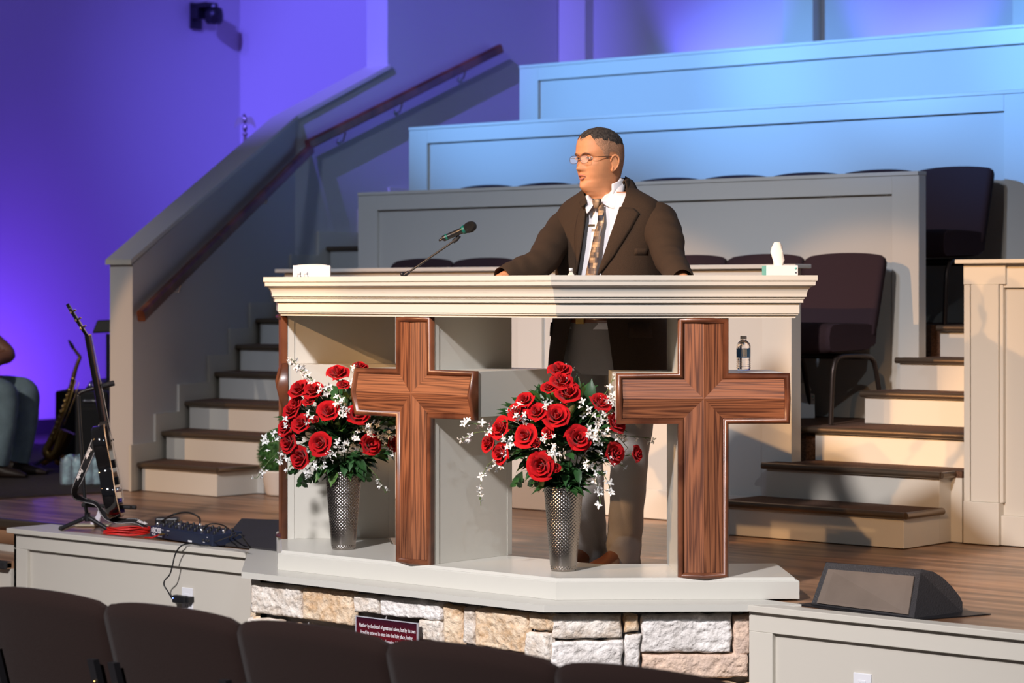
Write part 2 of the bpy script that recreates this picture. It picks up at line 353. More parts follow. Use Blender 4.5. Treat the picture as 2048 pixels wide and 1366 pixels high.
t = thing('staircase', 'carpeted steps climbing along the sloping wall at left', 'stairs', (-3.9, 2.3, 0))
def wallx(y): return -4.159-(y-2.284)*(1.057/2.267) if y < 4.551 else -5.216
LN = [2.31, 2.607, 2.904, 3.304, 3.601, 3.898, 4.24, 4.53, 4.82, 5.2, 5.5, 5.8]
LX1 = [-3.51, -3.46, -3.44, -3.6, -3.7, -3.8, -4.2, -4.4, -4.49, -4.5, -4.42, -4.42]
for i in range(12):
    y0 = LN[i]; y1 = (LN[i+1] if i < 11 else 6.1)+0.03; z = STEP*(i+1); x0 = wallx(y0)+0.02; x1 = LX1[i]
    b = MB(); b.prism([(x0+.02, y0+.02), (x1, y0+.02), (x1, y1), (wallx(y1)+.005, y1)], max(0, z-2*STEP), z-.03); wpart(b, 'riser', PAINT, t)
    b = MB(); b.prism([(x0, y0+.01), (x1+.012, y0+.01), (x1+.012, y1), (wallx(y1)+.005, y1)], z-.03, z-.001); tr = wpart(b, 'tread', CARPET, t)
    b = MB(); b.tube([(x0, y0+.01, z-.015), (x1+.014, y0+.01, z-.015)], .0155, 10)
    if i < 2: b.tube([(x1+.014, y0+.01, z-.015), (x1+.014, y1, z-.015)], .0155, 10)
    o = b.build('nosing', NOSING, tr); o.matrix_parent_inverse = wm(tr).inverted()
# stepped skirt board along the wall
b = MB()
for i in range(12):
    y0 = LN[i]-0.07; y1 = (LN[i+1]-0.07 if i < 11 else 6.3); z = STEP*(i+1)
    n = (0.018, 0.008)
    segs = [(y0, y1)] if not (y0 < 4.551 < y1) else [(y0, 4.551), (4.551, y1)]
    for a, c in segs:
        xa, xc = wallx(a), wallx(c)
        zb = max(0, z-0.35)
        b.add([(xa,a,zb),(xc,c,zb),(xc+.02,c,zb),(xa+.02,a,zb),(xa,a,z+.10),(xc,c,z+.10),(xc+.02,c,z+.10),(xa+.02,a,z+.10)],
              [(0,1,2,3),(7,6,5,4),(4,5,1,0),(5,6,2,1),(6,7,3,2),(7,4,0,3)])
wpart(b, 'skirt_board', PAINT, t)
# steps down to the audience at far left
t = thing('staircase', 'steps down from the stage with bronze nosings at the far left edge', 'stairs', (-4.5, 0.4, -0.63))
for i in range(1, 4):
    b = MB(); b.box(-9, -2.90, 0.77-0.297*i+.02, 0.80-0.297*(i-1), -0.63, -STEP*i-.03); wpart(b, 'riser', PAINT, t)
    b = MB(); b.box(-9, -2.90, 0.77-0.297*i, 0.80-0.297*(i-1), -STEP*i-.03, -STEP*i); tr = wpart(b, 'tread', PLANK, t)
    b = MB(); b.box(-9, -2.90, 0.755-0.297*i, 0.80-0.297*i, -STEP*i-.032, -STEP*i+.004); o = b.build('nosing', BLACKM, tr, bevel=.006); o.matrix_parent_inverse = wm(tr).inverted()
b = MB(); b.box(-9, -2.88, 0.775, 0.80, -0.6, -0.04); wpart(b, 'riser', PAINT, t)
b = MB(); b.box(-9, -2.80, 0.745, 0.80, -0.042, 0.004); wpart(b, 'nosing', NOSING, t, bevel=.01)

# ------------------------------------------------------------------ panelled stage fronts
def stage_front(name, label, x0, x1, stiles, left_end):
    y = 0.51
    t = thing(name, label, 'stage front', ((x0+x1)/2, y, -0.63))
    b = MB(); b.box(x0+.02, x1, y+0.020, y+0.06, -0.63, -0.02); wpart(b, 'panel', PANEL, t)
    b = MB(); b.box(x0, x1, y, y+0.021, -0.092, -0.02)
    for a, c in stiles: b.box(a, c, y, y+0.021, -0.63, -0.092)
    b.box(x0, x1, y, y+.036, -.63, -.52)
    if left_end: b.box(x0, x0+.02, y, 0.80, -0.63, -0.02)
    wpart(b, 'frame', PAINT, t, bevel=0.002)
    b = MB(); b.box(x0-(0.03 if left_end else 0), x1, 0.490, 0.565 if not left_end else 0.575, -0.021, 0.002)
    if left_end: b.prism([(x0-.03, .5), (x0+.30, .5), (x0+.1, .80), (x0-.03, .80)], -0.021, 0.0019)
    wpart(b, 'cap', PAINT, t, bevel=0.002)
stage_front('stage_apron', 'panelled stage front left of the stone pedestal, pale cap board', -2.90, -1.29, ((-2.90, -2.80),), True)
stage_front('stage_apron', 'panelled stage front right of the stone pedestal, pale cap board', 1.30, 4.5, ((1.30, 1.40),), False)

# ------------------------------------------------------------------ handrail
t = thing('handrail', 'dark reddish wooden handrail on the wall of the left stairs', 'handrail', (-4.1, 2.3, 0.9))
def rail(pts):
    b = MB(); w, h = 0.024, 0.033; rings = []
    P = [Vector(p) for p in pts]
    for i, p in enumerate(P):
        d = (P[min(i+1, len(P)-1)]-P[max(i-1, 0)]).normalized(); side = d.cross(Vector((0, 0, 1))).normalized(); up = side.cross(d)
        prof = [(-.8,-1),(.8,-1),(1,-.75),(1,.6),(.6,1),(-.6,1),(-1,.6),(-1,-.75)]
        rings.append([p+side*a*w+up*c*h for a, c in prof])
    b.rings(rings, True, (True, True), False); return b
nx, ny = 0.906*0.07, 0.423*0.07
wpart(rail([(-4.14+nx, 2.245+ny, 0.975), (-5.216+nx+.0, 4.60+ny, 2.055)]), 'lower_rail', RAILW, t, bevel=.004)
wpart(rail([(-5.146, 4.60, 2.08), (-5.146, 6.52, 2.86)]), 'upper_rail', RAILW, t, bevel=.004)
for (x, y, z) in ((-4.38, 2.75, 1.17), (-4.95, 3.97, 1.73)):
    b = MB(); b.tube([(x, y, z-.06), (x+.05, y+.02, z-.06), (x+.065, y+.03, z)], .007, 8); wpart(b, 'bracket', CHROME, t)
for (y, z) in ((4.95, 2.19), (5.5, 2.42), (6.15, 2.69)):
    b = MB(); b.tube([(-5.216, y, z-.07), (-5.17, y, z-.07), (-5.146, y, z-.01)], .007, 8); b.sphere((-5.213, y, z-.07), .02, 10, 6, (.3, 1, 1)); wpart(b, 'bracket', CHROME, t)

# ================================================================== PULPIT
PHI = radians(43); HW = 0.72; FY = 0.14; WL = 0.875; DEP = 0.48
def octo(y, hw, wl, dep):    # plan outline of the three sided pulpit, counter-clockwise seen from above
    c, s = cos(PHI), sin(PHI)
    LV, RV = Vector((-hw, y)), Vector((hw, y)); RE = RV+Vector((c, s))*wl; LE = LV+Vector((-c, s))*wl
    REb = RE+Vector((-s, c))*dep; LEb = LE+Vector((s, c))*dep
    m = dep*tan(PHI/2); RVb = Vector((hw-m, y+dep)); LVb = Vector((-hw+m, y+dep))
    return [tuple(p) for p in (LE, LV, RV, RE, REb, RVb, LVb, LEb)]
PL = octo(FY, HW, WL, DEP)
pul = thing('pulpit', 'wide three sided cream pulpit with moulded top and wooden crosses', 'pulpit', (0, 0.4, 0))
# plinth slab
b = MB(); lv = []
for d, z in ((0.0, 0.004), (0.0, 0.066), (-0.004, 0.070), (-0.012, 0.070), (-0.018, 0.080)):
    lv.append([(x, y, z) for x, y in offset_poly(PL, d)])
b.poly_stack(lv); wpart(b, 'plinth', GLOSS, pul)
# cornice
prof = [(-0.30, 1.012), (-0.012, 1.012), (-0.012, 1.020), (-0.004, 1.022), (-0.004, 1.027), (0.0, 1.028), (0.0, 1.064), (0.006, 1.066), (0.006, 1.068), (0.009, 1.074), (0.014, 1.080), (0.016, 1.081), (0.016, 1.087), (0.022, 1.088)]
for k in range(9):
    a = k/8*pi/2; prof.append((0.022+0.026*(1-cos(a)), 1.090+0.038*sin(a)*0.9+0.004*k/8))
prof += [(0.050, 1.130), (0.051, 1.143), (0.055, 1.145), (0.055, 1.146), (0.057, 1.147), (0.057, 1.165), (0.012, 1.165), (0.012, 1.067)]
b = MB(); b.poly_stack([[(x, y, z) for x, y in offset_poly(PL, d)] for d, z in prof[1:]]); wpart(b, 'cornice', GLOSS, pul)
# cross-shaped boxes and wooden crosses
CW, CH, CM, CT = 0.625, 0.937, 0.182, 0.016     # cross width, height, member width, board thickness
ZC = 0.646                                       # centre height above the foot
def wooden_cross(parent, front, matf):
    hm = CM/2; hw = CW/2; dp = 0.0215
    def tr(x, z, y): return Vector((x, -y, z))
    # outline with gable points at the four ends
    out = [(-hm,0,0),(0,0,1),(hm,0,0),(hm,ZC-hm,0),(hw,ZC-hm,0),(hw,ZC,1),(hw,ZC+hm,0),(hm,ZC+hm,0),(hm,CH,0),(0,CH,1),(-hm,CH,0),(-hm,ZC+hm,0),(-hw,ZC+hm,0),(-hw,ZC,1),(-hw,ZC-hm,0),(-hm,ZC-hm,0)]
    pts2 = [(x, z) for x, z, g in out]; ridge = 0.025
    base = MB(); base.rings([[tr(x, z, 0) for x, z in pts2], [tr(x*.985, ZC+(z-ZC)*.985, .004) for x, z in pts2]], True, (True, False), False)
    # faceted panels
    f = MB(); C = (0, ZC); i = hm-dp; e = 0.010; hgt = CT+0.004; H = CT+ridge-0.006
    P = lambda x, z, y: tr(x, z, y)
    c = P(0, ZC, H)
    def quad(m, a, b_, c_, d_): f.cur = m; f.add([a, b_, c_, d_], [(0, 1, 2, 3)])
    for sx in (-1, 1):     # level arms
        xe = sx*(hw-dp)
        quad(1, c, P(xe, ZC, H), P(xe, ZC+i, hgt), P(sx*i, ZC+i, hgt)); quad(1, c, P(xe, ZC, H), P(xe, ZC-i, hgt), P(sx*i, ZC-i, hgt))
    for sx in (-1, 1):
        for ze, sz in ((CH-dp, 1), (dp, -1)):
            quad(0, c, P(0, ze, H), P(sx*i, ze, hgt), P(sx*i, ZC+sz*i, hgt))
    # moulding: half round swept around the outline
    m = MB(); rings = []
    n = len(out)
    for k in range(n):
        p0, p1, p2 = Vector(pts2[k-1]), Vector(pts2[k]), Vector(pts2[(k+1) % n])
        e1 = (p1-p0).normalized(); e2 = (p2-p1).normalized(); n1 = Vector((-e1.y, e1.x)); n2 = Vector((-e2.y, e2.x))
        mit = (n1+n2)/(1+n1.dot(n2)); g = out[k][2]*ridge*0.85
        pr = [(0, 0), (0, CT+.002), (.002, CT+.006), (.006, CT+.011), (.012, CT+.011), (.016, CT+.008), (.0185, CT+.003), (.0205, CT+.002), (dp, 0.004)]
        rings.append([tr(p1.x+mit.x*d, p1.y+mit.y*d, (y+g if y > .003 else 0)) for d, y in pr])
    rings.append(rings[0]); m.rings(rings, False, (False, False), True)
    e = thing_local(parent, 'wooden_cross')
    ob = base.build('wooden_cross', [OAKF], parent); ob.location = front
    # join facets + moulding as sub-parts of the wooden cross would exceed the depth allowed, so they share its mesh
    mb = MB(); 
    for src, off in ((base, 2), (f, 0), (m, 2)):
        nb = len(mb.v); mb.v += src.v; mb.f += [tuple(nb+i for i in q) for q in src.f]; mb.m += [x+off for x in src.m]; mb.sm += src.sm
    old = ob.data
    bpy.data.objects.remove(ob)
    return mb.build('wooden_cross', [OAKV, OAKH, OAKF], parent, loc=front)
def thing_local(p, n): return None
def cross_box(cx, cy, ang, label):
    """cross shaped cabinet with its wooden cross; local frame: x along the face, y into the pulpit"""
    b = MB(); hp = CM/2-0.006; z0 = 0.0; zt = 1.014-0.08
    b.box(-hp, hp, 0, 0.448, 0, zt); b.box(-CW/2+.006, CW/2-.006, 0.0008, 0.447, ZC-hp, ZC+hp)
    # thin lipping trims on the sides
    for sx in (-1, 1):
        b.box(sx*hp, sx*(hp+.003), 0.0, 0.028, 0, zt) if sx > 0 else b.box(-hp-.003, -hp, 0.0, 0.028, 0, zt)
        b.box(hp, hp+.0022, 0.420, 0.448, 0, ZC-hp) if sx > 0 else None
    o = b.build('cross_box', GLOSS, pul, bevel=0.0015)
    o.location = (cx-pul.location.x, cy-pul.location.y, 0.08); o.rotation_euler = (0, 0, ang)
    w = wooden_cross(o, (0, -0.001, -0.004 if ang == 0 else -0.004), None)
    w['label'] = label
    return o
INS = 0.044
cross_box(-0.002, FY+INS, 0, 'wooden cross on the centre face of the pulpit')
c, s = cos(PHI), sin(PHI); d = 0.532
cross_box(HW+c*d-s*INS, FY+s*d+c*INS, PHI, 'wooden cross on the right face of the pulpit')
cross_box(-HW-c*d+s*INS, FY+s*d+c*INS, -PHI, 'wooden cross seen edge-on on the left face of the pulpit')

# ------------------------------------------------------------------ stone pedestal
ped = thing('pedestal', 'pale stone faced pedestal carrying the pulpit, with painted ledge board', 'pedestal', (0, 0.3, -0.63))
b = MB(); LEDGE = [(-1.29, 0.50), (-0.78, 0.0), (0.78, 0.0), (1.325, 0.50), (1.325, 0.62), (-1.30, 1.35), (-1.50, 1.10), (-1.29, .6)]
LEDGE = [(-1.275, 0.49), (-0.78, 0.0), (0.78, 0.0), (1.31, 0.49), (1.60, 0.80), (1.2, 1.2), (-1.2, 1.2), (-1.60, 0.80)]
b.prism([(-1.275, 0.49), (-0.78, 0.0), (0.78, 0.0), (1.31, 0.49), (1.45, .62), (0.9, .7), (-0.9, .7), (-1.42, .64)], -0.021, 0.0035); wpart(b, 'ledge', GLOSS, ped, bevel=0.003)
MORTAR = mat('mortar', (0.30, 0.29, 0.29), 0.9, bump=0.6, bscale=60)
b = MB(); b.prism([(-1.24, 0.58), (-0.735, 0.095), (0.735, 0.095), (1.26, 0.58), (1.2, .9), (-1.2, .9)], -0.63, -0.022); wpart(b, 'core', MORTAR, ped)
def stone_mat(i, c1, c2):
    m = mat('stone_%d' % i, c1, 0.9, bump=1.0, bscale=60)
    nt = m.node_tree; bs = nt.nodes['Principled BSDF']; tc = [n for n in nt.nodes if n.type == 'TEX_COORD'][0]
    n = nt.nodes.new('ShaderNodeTexNoise'); n.inputs['Scale'].default_value = 11+i; n.inputs['Detail'].default_value = 9; n.inputs['Roughness'].default_value = .75
    nt.links.new(tc.outputs['Object'], n.inputs['Vector']); r = nt.nodes.new('ShaderNodeValToRGB')
    r.color_ramp.elements[0].position = .40; r.color_ramp.elements[1].position = .58
    r.color_ramp.elements[0].color = (*c2, 1); r.color_ramp.elements[1].color = (*c1, 1)
    nt.links.new(n.outputs['Fac'], r.inputs['Fac']); nt.links.new(r.outputs['Color'], bs.inputs['Base Color']); return m
STN = [stone_mat(0, (.84, .78, .70), (.60, .50, .40)), stone_mat(1, (.82, .66, .48), (.62, .40, .22)), stone_mat(2, (.88, .84, .80), (.64, .60, .56)), stone_mat(3, (.78, .58, .44), (.66, .50, .40))]
def stone(b, o, ux, x0, x1, z0, z1, seed, mi, depth=0.045):
    """one rough stone on a face: o origin, ux unit vector along the face; outward normal = (ux.y,-ux.x)"""
    rnd = random.Random(seed); nrm = Vector((ux.y, -ux.x, 0)); U = Vector((ux.x, ux.y, 0)); nx = max(4, int((x1-x0)/0.005)); nz = max(4, int((z1-z0)/0.005))
    w, h = x1-x0, z1-z0; vs = []; fs = []
    sk = [rnd.uniform(-.008, .008) for _ in range(4)]
    for j in range(nz+1):
        for i in range(nx+1):
            a, c = i/nx, j/nz; x = x0+w*a; z = z0+h*c
            e = min(a*w, (1-a)*w, c*h, (1-c)*h); r = min(1, e/0.010); prof = sqrt(max(0, 1-(1-r)**2))
            n1 = noise.noise(Vector((x*9+seed, z*9, seed*3.1))); n2 = noise.noise(Vector((x*38, z*38, seed)))
            fr = abs(noise.fractal(Vector((x*16, z*26, seed*1.7)), .9, 2.1, 5))*1.6
            y = depth*prof*(0.80+0.14*n1)-0.0055*fr*prof+0.0035*n2*prof-.012
            # wavy outline
            k = 1-r
            x += k*(0.010*noise.noise(Vector((z*22, seed, 1)))); z += k*(0.010*noise.noise(Vector((x*18, seed, 7))))
            x += sk[0]*(1-a)*c+sk[1]*a*c; z += sk[2]*a*c+sk[3]*a*(1-c)
            p = Vector((o[0], o[1], 0))+U*x+nrm*y; vs.append((p.x, p.y, z))
    for j in range(nz):
        for i in range(nx): fs.append((j*(nx+1)+i, j*(nx+1)+i+1, (j+1)*(nx+1)+i+1, (j+1)*(nx+1)+i))
    b.cur = mi; b.add(vs, fs, True)
b = MB()
# centre face, x along the stage front, photographed joints given as pixels and laid on the face plane
Yc = 0.045
def cx(px): return pt(px, 1250, Yc).x
def cz(px, py): return pt(px, py, Yc).z
ctr = [(500,602,1171,1233,0),(604,704,1180,1245,1),(707,757,1191,1229,0),(760,883,1199,1240,2),(833,883,1240,1283,0),(885,921,1211,1290,1),(923,948,1216,1290,0),(950,1051,1220,1300,1),(1053,1100,1228,1262,1),(1047,1098,1266,1325,0),
       (495,560,1238,1300,0),(563,640,1250,1300,1),(500,600,1303,1380,2),(600,704,1303,1380,1),(880,985,1296,1370,2),(988,1045,1305,1380,0)]
for k, (a, c_, y0, y1, m) in enumerate(ctr):
    stone(b, (0, Yc+.02), Vector((1, 0)), cx(a), cx(c_), cz((a+c_)/2, y1), cz((a+c_)/2, y0), 11+k, m)
for k in range(14):   # lower courses, mostly behind the front chairs
    x0 = -0.73+0.104*k; stone(b, (0, Yc+.02), Vector((1, 0)), x0, x0+.098, -0.47+0.02*(k % 2), -0.30, 60+k, k % 4); stone(b, (0, Yc+.02), Vector((1, 0)), x0, x0+.098, -0.63, -0.48, 90+k, (k+1) % 4)
# right wing face
wu = Vector((cos(PHI), sin(PHI))); o = Vector((0.738, 0.055))
def wxz(px, py):
    nrm = Vector((wu.y, -wu.x, 0)); d = ray(px, py); O = Vector((o.x, o.y, 0)); k = (O-CAM).dot(nrm)/d.dot(nrm); p = CAM+d*k
    return (p-O).dot(Vector((wu.x, wu.y, 0))), p.z
rgt = [(1103,1246,1228,1278,0),(1249,1279,1228,1267,1),(1281,1463,1229,1304,2),(1465,1501,1230,1312,3),(1100,1245,1281,1340,2),(1249,1279,1270,1345,2),(1281,1499,1307,1358,3),(1100,1245,1345,1400,1),(1249,1400,1362,1420,0),(1402,1499,1362,1420,1)]
for k, (a, c_, y0, y1, m) in enumerate(rgt):
    xa, z1 = wxz(a, y0); xb, z0 = wxz(c_, y1); stone(b, o, wu, xa, xb, z0, z1, 31+k, m)
for k in range(5): stone(b, o, wu, 0.0+.137*k, .132+.137*k, -0.63, -.46, 140+k, k % 4)
# left wing face
wl = Vector((cos(PHI), -sin(PHI))); o2 = Vector((-1.235, 0.51))
for k, (x0, x1, z0, z1, m) in enumerate([(0.0,.26,-.17,-.03,0),(.27,.45,-.10,-.03,1),(.46,.66,-.16,-.03,2),(.27,.45,-.25,-.11,0),(0,.26,-.33,-.18,1),(.46,.66,-.33,-.17,1),(0,.3,-.48,-.34,0),(.31,.66,-.48,-.34,3),(0,.66,-.63,-.49,2)]):
    stone(b, o2, wl, x0, x1, z0, z1, 171+k, m)
b.cur = 0
wpart(b, 'stone_facing', STN, ped)
# ================================================================== CHAIRS
def make_chair(label, fabric, w, h, group, cat='chair', back=False):
    """church chair facing -y, origin on the floor under the seat centre"""
    t = thing('church_chair', label, cat, (0, 0, 0), 0, group)
    hw = w/2; sh = h*0.575
    # seat cushion: rounded front
    b = MB(); rows = []
    n = 14
    prof = [(0.17, sh-.10), (0.18, sh-.03), (0.17, sh-.005), (0.10, sh+.006), (-0.12, sh+.010), (-0.215, sh+.004), (-0.240, sh-.014), (-0.250, sh-.060), (-0.246, sh-.115), (-0.225, sh-.138), (0.10, sh-.130)]
    rings = []
    for i in range(n+1):
        a = -1+2*i/n; e = 1-abs(a)**8*0.10; x = a*hw*0.985
        rings.append([Vector((x, y*(1 if y > 0 else 1-0.05*abs(a)**4), sh-.045+(z-sh+.045)*(e if abs(a) < .999 else .90))) for y, z in prof])
    b.rings(rings, True, (True, True), True); b.build('seat', fabric, t)
    # padded back, tilted, arched top
    tilt = 0.28; z0 = sh-.05; H = h-z0; rings = []
    m = 18; nn = 16
    def P(a, c, d):   # a across -1..1, c up 0..1, d front/back -1..1
        arch = 1-0.050*abs(a)**2.4-0.022*max(0, (abs(a)-.88)/.12)**2
        z = c*H*arch if c > 0.5 else c*H*(1+(arch-1)*c*2)
        taper = 1.0
        th = 0.030*(1-0.25*abs(a)**6)*(1-.55*max(0, (c-.9)/.1)**2)*(1-.4*max(0, (.08-c)/.08))
        bow = 0.018*(abs(a)**2)
        y = 0.165+d*th-bow+tilt*z*(1.0)
        return Vector((a*hw*taper*(1-0.02*max(0, (c-.93)/.07)**2), y, z0+z))
    b = MB()
    for c in [i/m for i in range(m+1)]:
        ring = [P(-1+2*i/nn, c, -1) for i in range(nn+1)]+[P(1-2*i/nn, c, 1) for i in range(nn+1)]
        rings.append(ring)
    b.rings(rings, True, (True, True), True); b.build('backrest', fabric, t)
    # piping line along the side seam
    # side frames: inverted U tubes
    for sx in (-1, 1):
        x = sx*(hw-.022); b = MB()
        path = curve_pts([(x, -0.20, 0.0), (x, -0.185, sh*.45), (x, -0.172, sh-.20), (x, -0.14, sh-.158), (x, -.06, sh-.150), (x, .10, sh-.155), (x, .17, sh-.175), (x, .20, sh-.225), (x, .235, sh*.28), (x, .265, 0.0)], 4)
        b.tube(path, 0.013, 10); b.build('leg_frame', FRAME, t)
    b = MB(); b.tube([(-hw+.03, -.02, sh-.15), (hw-.03, -.02, sh-.15)], .010, 8); b.tube([(-hw+.03, .16, sh-.165), (hw-.03, .16, sh-.165)], .010, 8); b.build('cross_bar', FRAME, t)
    for sx in (-1, 1):
        x = sx*(hw-.045); b = MB()
        y0 = 0.165+.034
        pts = [(x, y0+tilt*(z)-.004, z0+z) for z in (-.06, .0, H*.30, H*.50, H*.56)]
        for i in range(len(pts)-1):
            p, q = pts[i], pts[i+1]
            b.add([(p[0]-.014, p[1], p[2]), (p[0]+.014, p[1], p[2]), (p[0]+.014, p[1]+.022, p[2]), (p[0]-.014, p[1]+.022, p[2]), (q[0]-.014, q[1], q[2]), (q[0]+.014, q[1], q[2]), (q[0]+.014, q[1]+.022, q[2]), (q[0]-.014, q[1]+.022, q[2])],
                  [(0,3,2,1),(4,5,6,7),(0,1,5,4),(1,2,6,5),(2,3,7,6),(3,0,4,7)])
        br = b.build('back_upright', BLACK, t)
        for zz in (H*.18, H*.40):
            q = MB(); q.sphere((x, y0+tilt*zz+.019, z0+zz), .006, 8, 6); q.build('screw', BRASS, br)
    return t
proto = make_chair('', FABRIC, 0.468, 0.832, 'choir chairs')
place1 = ['nearest plum chair on the first choir row, all of it in view beside the steps', 'plum chair on the first choir row, just left of the fully visible one', 'plum chair top on the first choir row, next to the speaker\'s left shoulder', 'plum chair on the first choir row, hidden behind the speaker\'s left arm', 'plum chair on the first choir row, behind the speaker', 'second plum chair top from the left on the first choir row', 'leftmost plum chair top on the first choir row, behind the microphone arm']
for k, lab in enumerate(place1):
    o = proto if k == 0 else dup(proto)
    o.location = (-0.372-.481*k, 3.75-.31, 3*STEP); o['label'] = lab; o['group'] = 'plum chairs on the first choir row'
place2 = ['dark choir chair on the second row, largely in view beside the upper steps', 'chair top just left of the large one on the second choir row', 'third chair top from the right on the second choir row', 'fourth chair top from the right on the second choir row', 'chair top on the second row, just right of the speaker\'s neck', 'chair top on the second choir row, behind the speaker\'s neck', 'second chair top from the left on the second row, left of his chin', 'leftmost thin chair top on the second choir row']
for k, lab in enumerate(place2):
    o = dup(proto); o.location = (-0.342-.4745*k, 4.75-.31, 6*STEP); o['label'] = lab; o['group'] = 'chairs on the second choir row'
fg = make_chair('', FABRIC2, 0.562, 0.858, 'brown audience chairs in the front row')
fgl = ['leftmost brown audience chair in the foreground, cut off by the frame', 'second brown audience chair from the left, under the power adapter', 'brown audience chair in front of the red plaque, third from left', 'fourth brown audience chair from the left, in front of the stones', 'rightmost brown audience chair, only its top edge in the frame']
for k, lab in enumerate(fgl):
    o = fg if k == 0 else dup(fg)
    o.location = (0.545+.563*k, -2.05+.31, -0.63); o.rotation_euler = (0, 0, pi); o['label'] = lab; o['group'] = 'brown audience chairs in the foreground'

# ================================================================== VASES AND FLOWERS
VASEM = mat('hammered_metal', (0.33, 0.30, 0.275), 0.25, metal=1.0)
def make_vase(loc, label):
    t = thing('vase', label, 'vase', loc); H = 0.312; NC = 52; NR = 46; sub = 4
    b = MB(); rings = []; n = NC*sub; R = NR*sub
    for j in range(R+1):
        z = 0.008+(H-.014)*j/R; r0 = 0.0455+(0.0715-.0455)*(z/H)**1.0; ring = []
        for k in range(n):
            u = k/sub; v = j/sub
            # diamond lattice: raised facets with grooves along both diagonals
            d1 = abs(((u+v) % 2)-1); d2 = abs(((u-v) % 2)-1)
            bump = min(d1, 1-d1)*min(d2, 1-d2)*4*0.0030 if False else (abs(sin(pi*(u+v)/2))*abs(sin(pi*(u-v)/2)))*0.0024
            a = 2*pi*k/n; ring.append(Vector(((r0+bump)*cos(a), (r0+bump)*sin(a), z)))
        rings.append(ring)
    top = [[Vector((r*cos(2*pi*k/n), r*sin(2*pi*k/n), z)) for k in range(n)] for r, z in ((0.0735, H-.004), (0.0735, H), (0.0700, H), (0.066, H-.03), (0.05, 0.02))]
    bot = [[Vector((r*cos(2*pi*k/n), r*sin(2*pi*k/n), z)) for k in range(n)] for r, z in ((0.043, 0.0), (0.0455, 0.001), (0.0462, 0.007))]
    b.rings(bot+rings+top, True, (True, True), True); b.build('vase_body', VASEM, t); return t
ROSE = mat('red_petal', (0.43, 0.004, 0.008), 0.75, spec=0.15, sheen=0.08)
LEAF = mat('dark_leaf', (0.022, 0.075, 0.020), 0.42, var=0.5, vscale=14)
LEAFL = mat('light_leaf', (0.07, 0.15, 0.03), 0.45, var=0.4, vscale=20)
WHITEF = mat('white_floret', (0.80, 0.80, 0.78), 0.6)
STEMM = mat('green_stem', (0.10, 0.15, 0.05), 0.6)
def rose_mesh(seed, r, bud=False):
    rnd = random.Random(seed); b = MB()
    layers = [(3, .16, .26, 1.0, .9), (4, .34, .34, .96, 1.0), (5, .58, .46, .86, 1.1), (5, .86, .58, .66, 1.15)] if not bud else [(3, .14, .26, 1.0, 1.2), (4, .30, .34, .98, 1.3), (4, .44, .40, .9, 1.3)]
    a0 = rnd.uniform(0, 6.28)
    for li, (n, rad, wid, ht, _) in enumerate(layers):
        for k in range(n):
            a = a0+li*0.9+2*pi*k/n+rnd.uniform(-.15, .15); U, V = 7, 6; grid = []; wob = rnd.uniform(-.05, .05); lean = rnd.uniform(.9, 1.12)
            for j in range(V+1):
                v = j/V
                for i in range(U+1):
                    u = -1+2*i/U; half = (pi/n)*1.35
                    ang = a+u*half*(0.45+.55*sin(min(1, v*1.25)*pi/2))
                    rr = rad*(0.22+0.78*v**0.75)*lean
                    curl = 0.16*rad*max(0, v-.72)/.28*(1+.3*u*u) if li > 0 else 0
                    z = ht*(v**0.9)*(1-.16*abs(u)**2.5*v)+wob*v-(0.30*max(0, v-.80)/.2*(0.3+.3*li/3))*(.6+.5*abs(u)**2)*(li > 0)
                    rr += curl+.02*noise.noise(Vector((u*3, v*3, seed+li*7+k)))
                    grid.append((rr*cos(ang)*r, rr*sin(ang)*r, (z-.25)*r*1.15))
            fs = [(j*(U+1)+i, j*(U+1)+i+1, (j+1)*(U+1)+i+1, (j+1)*(U+1)+i) for j in range(V) for i in range(U)]
            b.add(grid, fs, True)
    b.sphere((0, 0, .28*r), .16*r, 8, 6, (1, 1, 2.0))
    return b
def leaf(b, p, d, up, L, W, mi=0):
    """pointed leaf with folded midrib; p base, d direction"""
    d = Vector(d).normalized(); up = Vector(up); s = d.cross(up).normalized(); up = s.cross(d).normalized(); b.cur = mi
    n = 6; vs = []; 
    for i in range(n+1):
        t = i/n; w = W*sin(pi*min(1, t*1.05)**0.8)*(1-.15*(i % 2)) if 0 < i < n else 0.0005
        c = Vector(p)+d*L*t-up*L*.28*t*t
        vs += [c-s*w+up*w*.35, c-up*0.0, c+s*w+up*w*.35]
    fs = []
    for i in range(n): a = i*3; fs += [(a, a+1, a+4, a+3), (a+1, a+2, a+5, a+4)]
    b.add(vs, fs, True)
def floret(b, p, d, s, rnd):
    d = Vector(d).normalized(); a = Vector((0, 0, 1)) if abs(d.z) < .9 else Vector((1, 0, 0)); u = d.cross(a).normalized(); w = d.cross(u); ph = rnd.uniform(0, 6)
    for k in range(4):
        an = ph+k*pi/2+rnd.uniform(-.3, .3); q = (u*cos(an)+w*sin(an)); sd = d.cross(q)
        L = s*rnd.uniform(.8, 1.2); P0 = Vector(p)
        vs = [P0, P0+q*L*.35+d*L*.45-sd*L*.28, P0+q*L*.35+d*L*.50+sd*L*.28, P0+q*L*.85+d*L*.60-sd*L*.2, P0+q*L*.85+d*L*.62+sd*L*.2, P0+q*L*1.15+d*L*.45]
        b.cur = 0; b.add(vs, [(0, 1, 2), (1, 3, 4, 2), (3, 5, 4)], True)
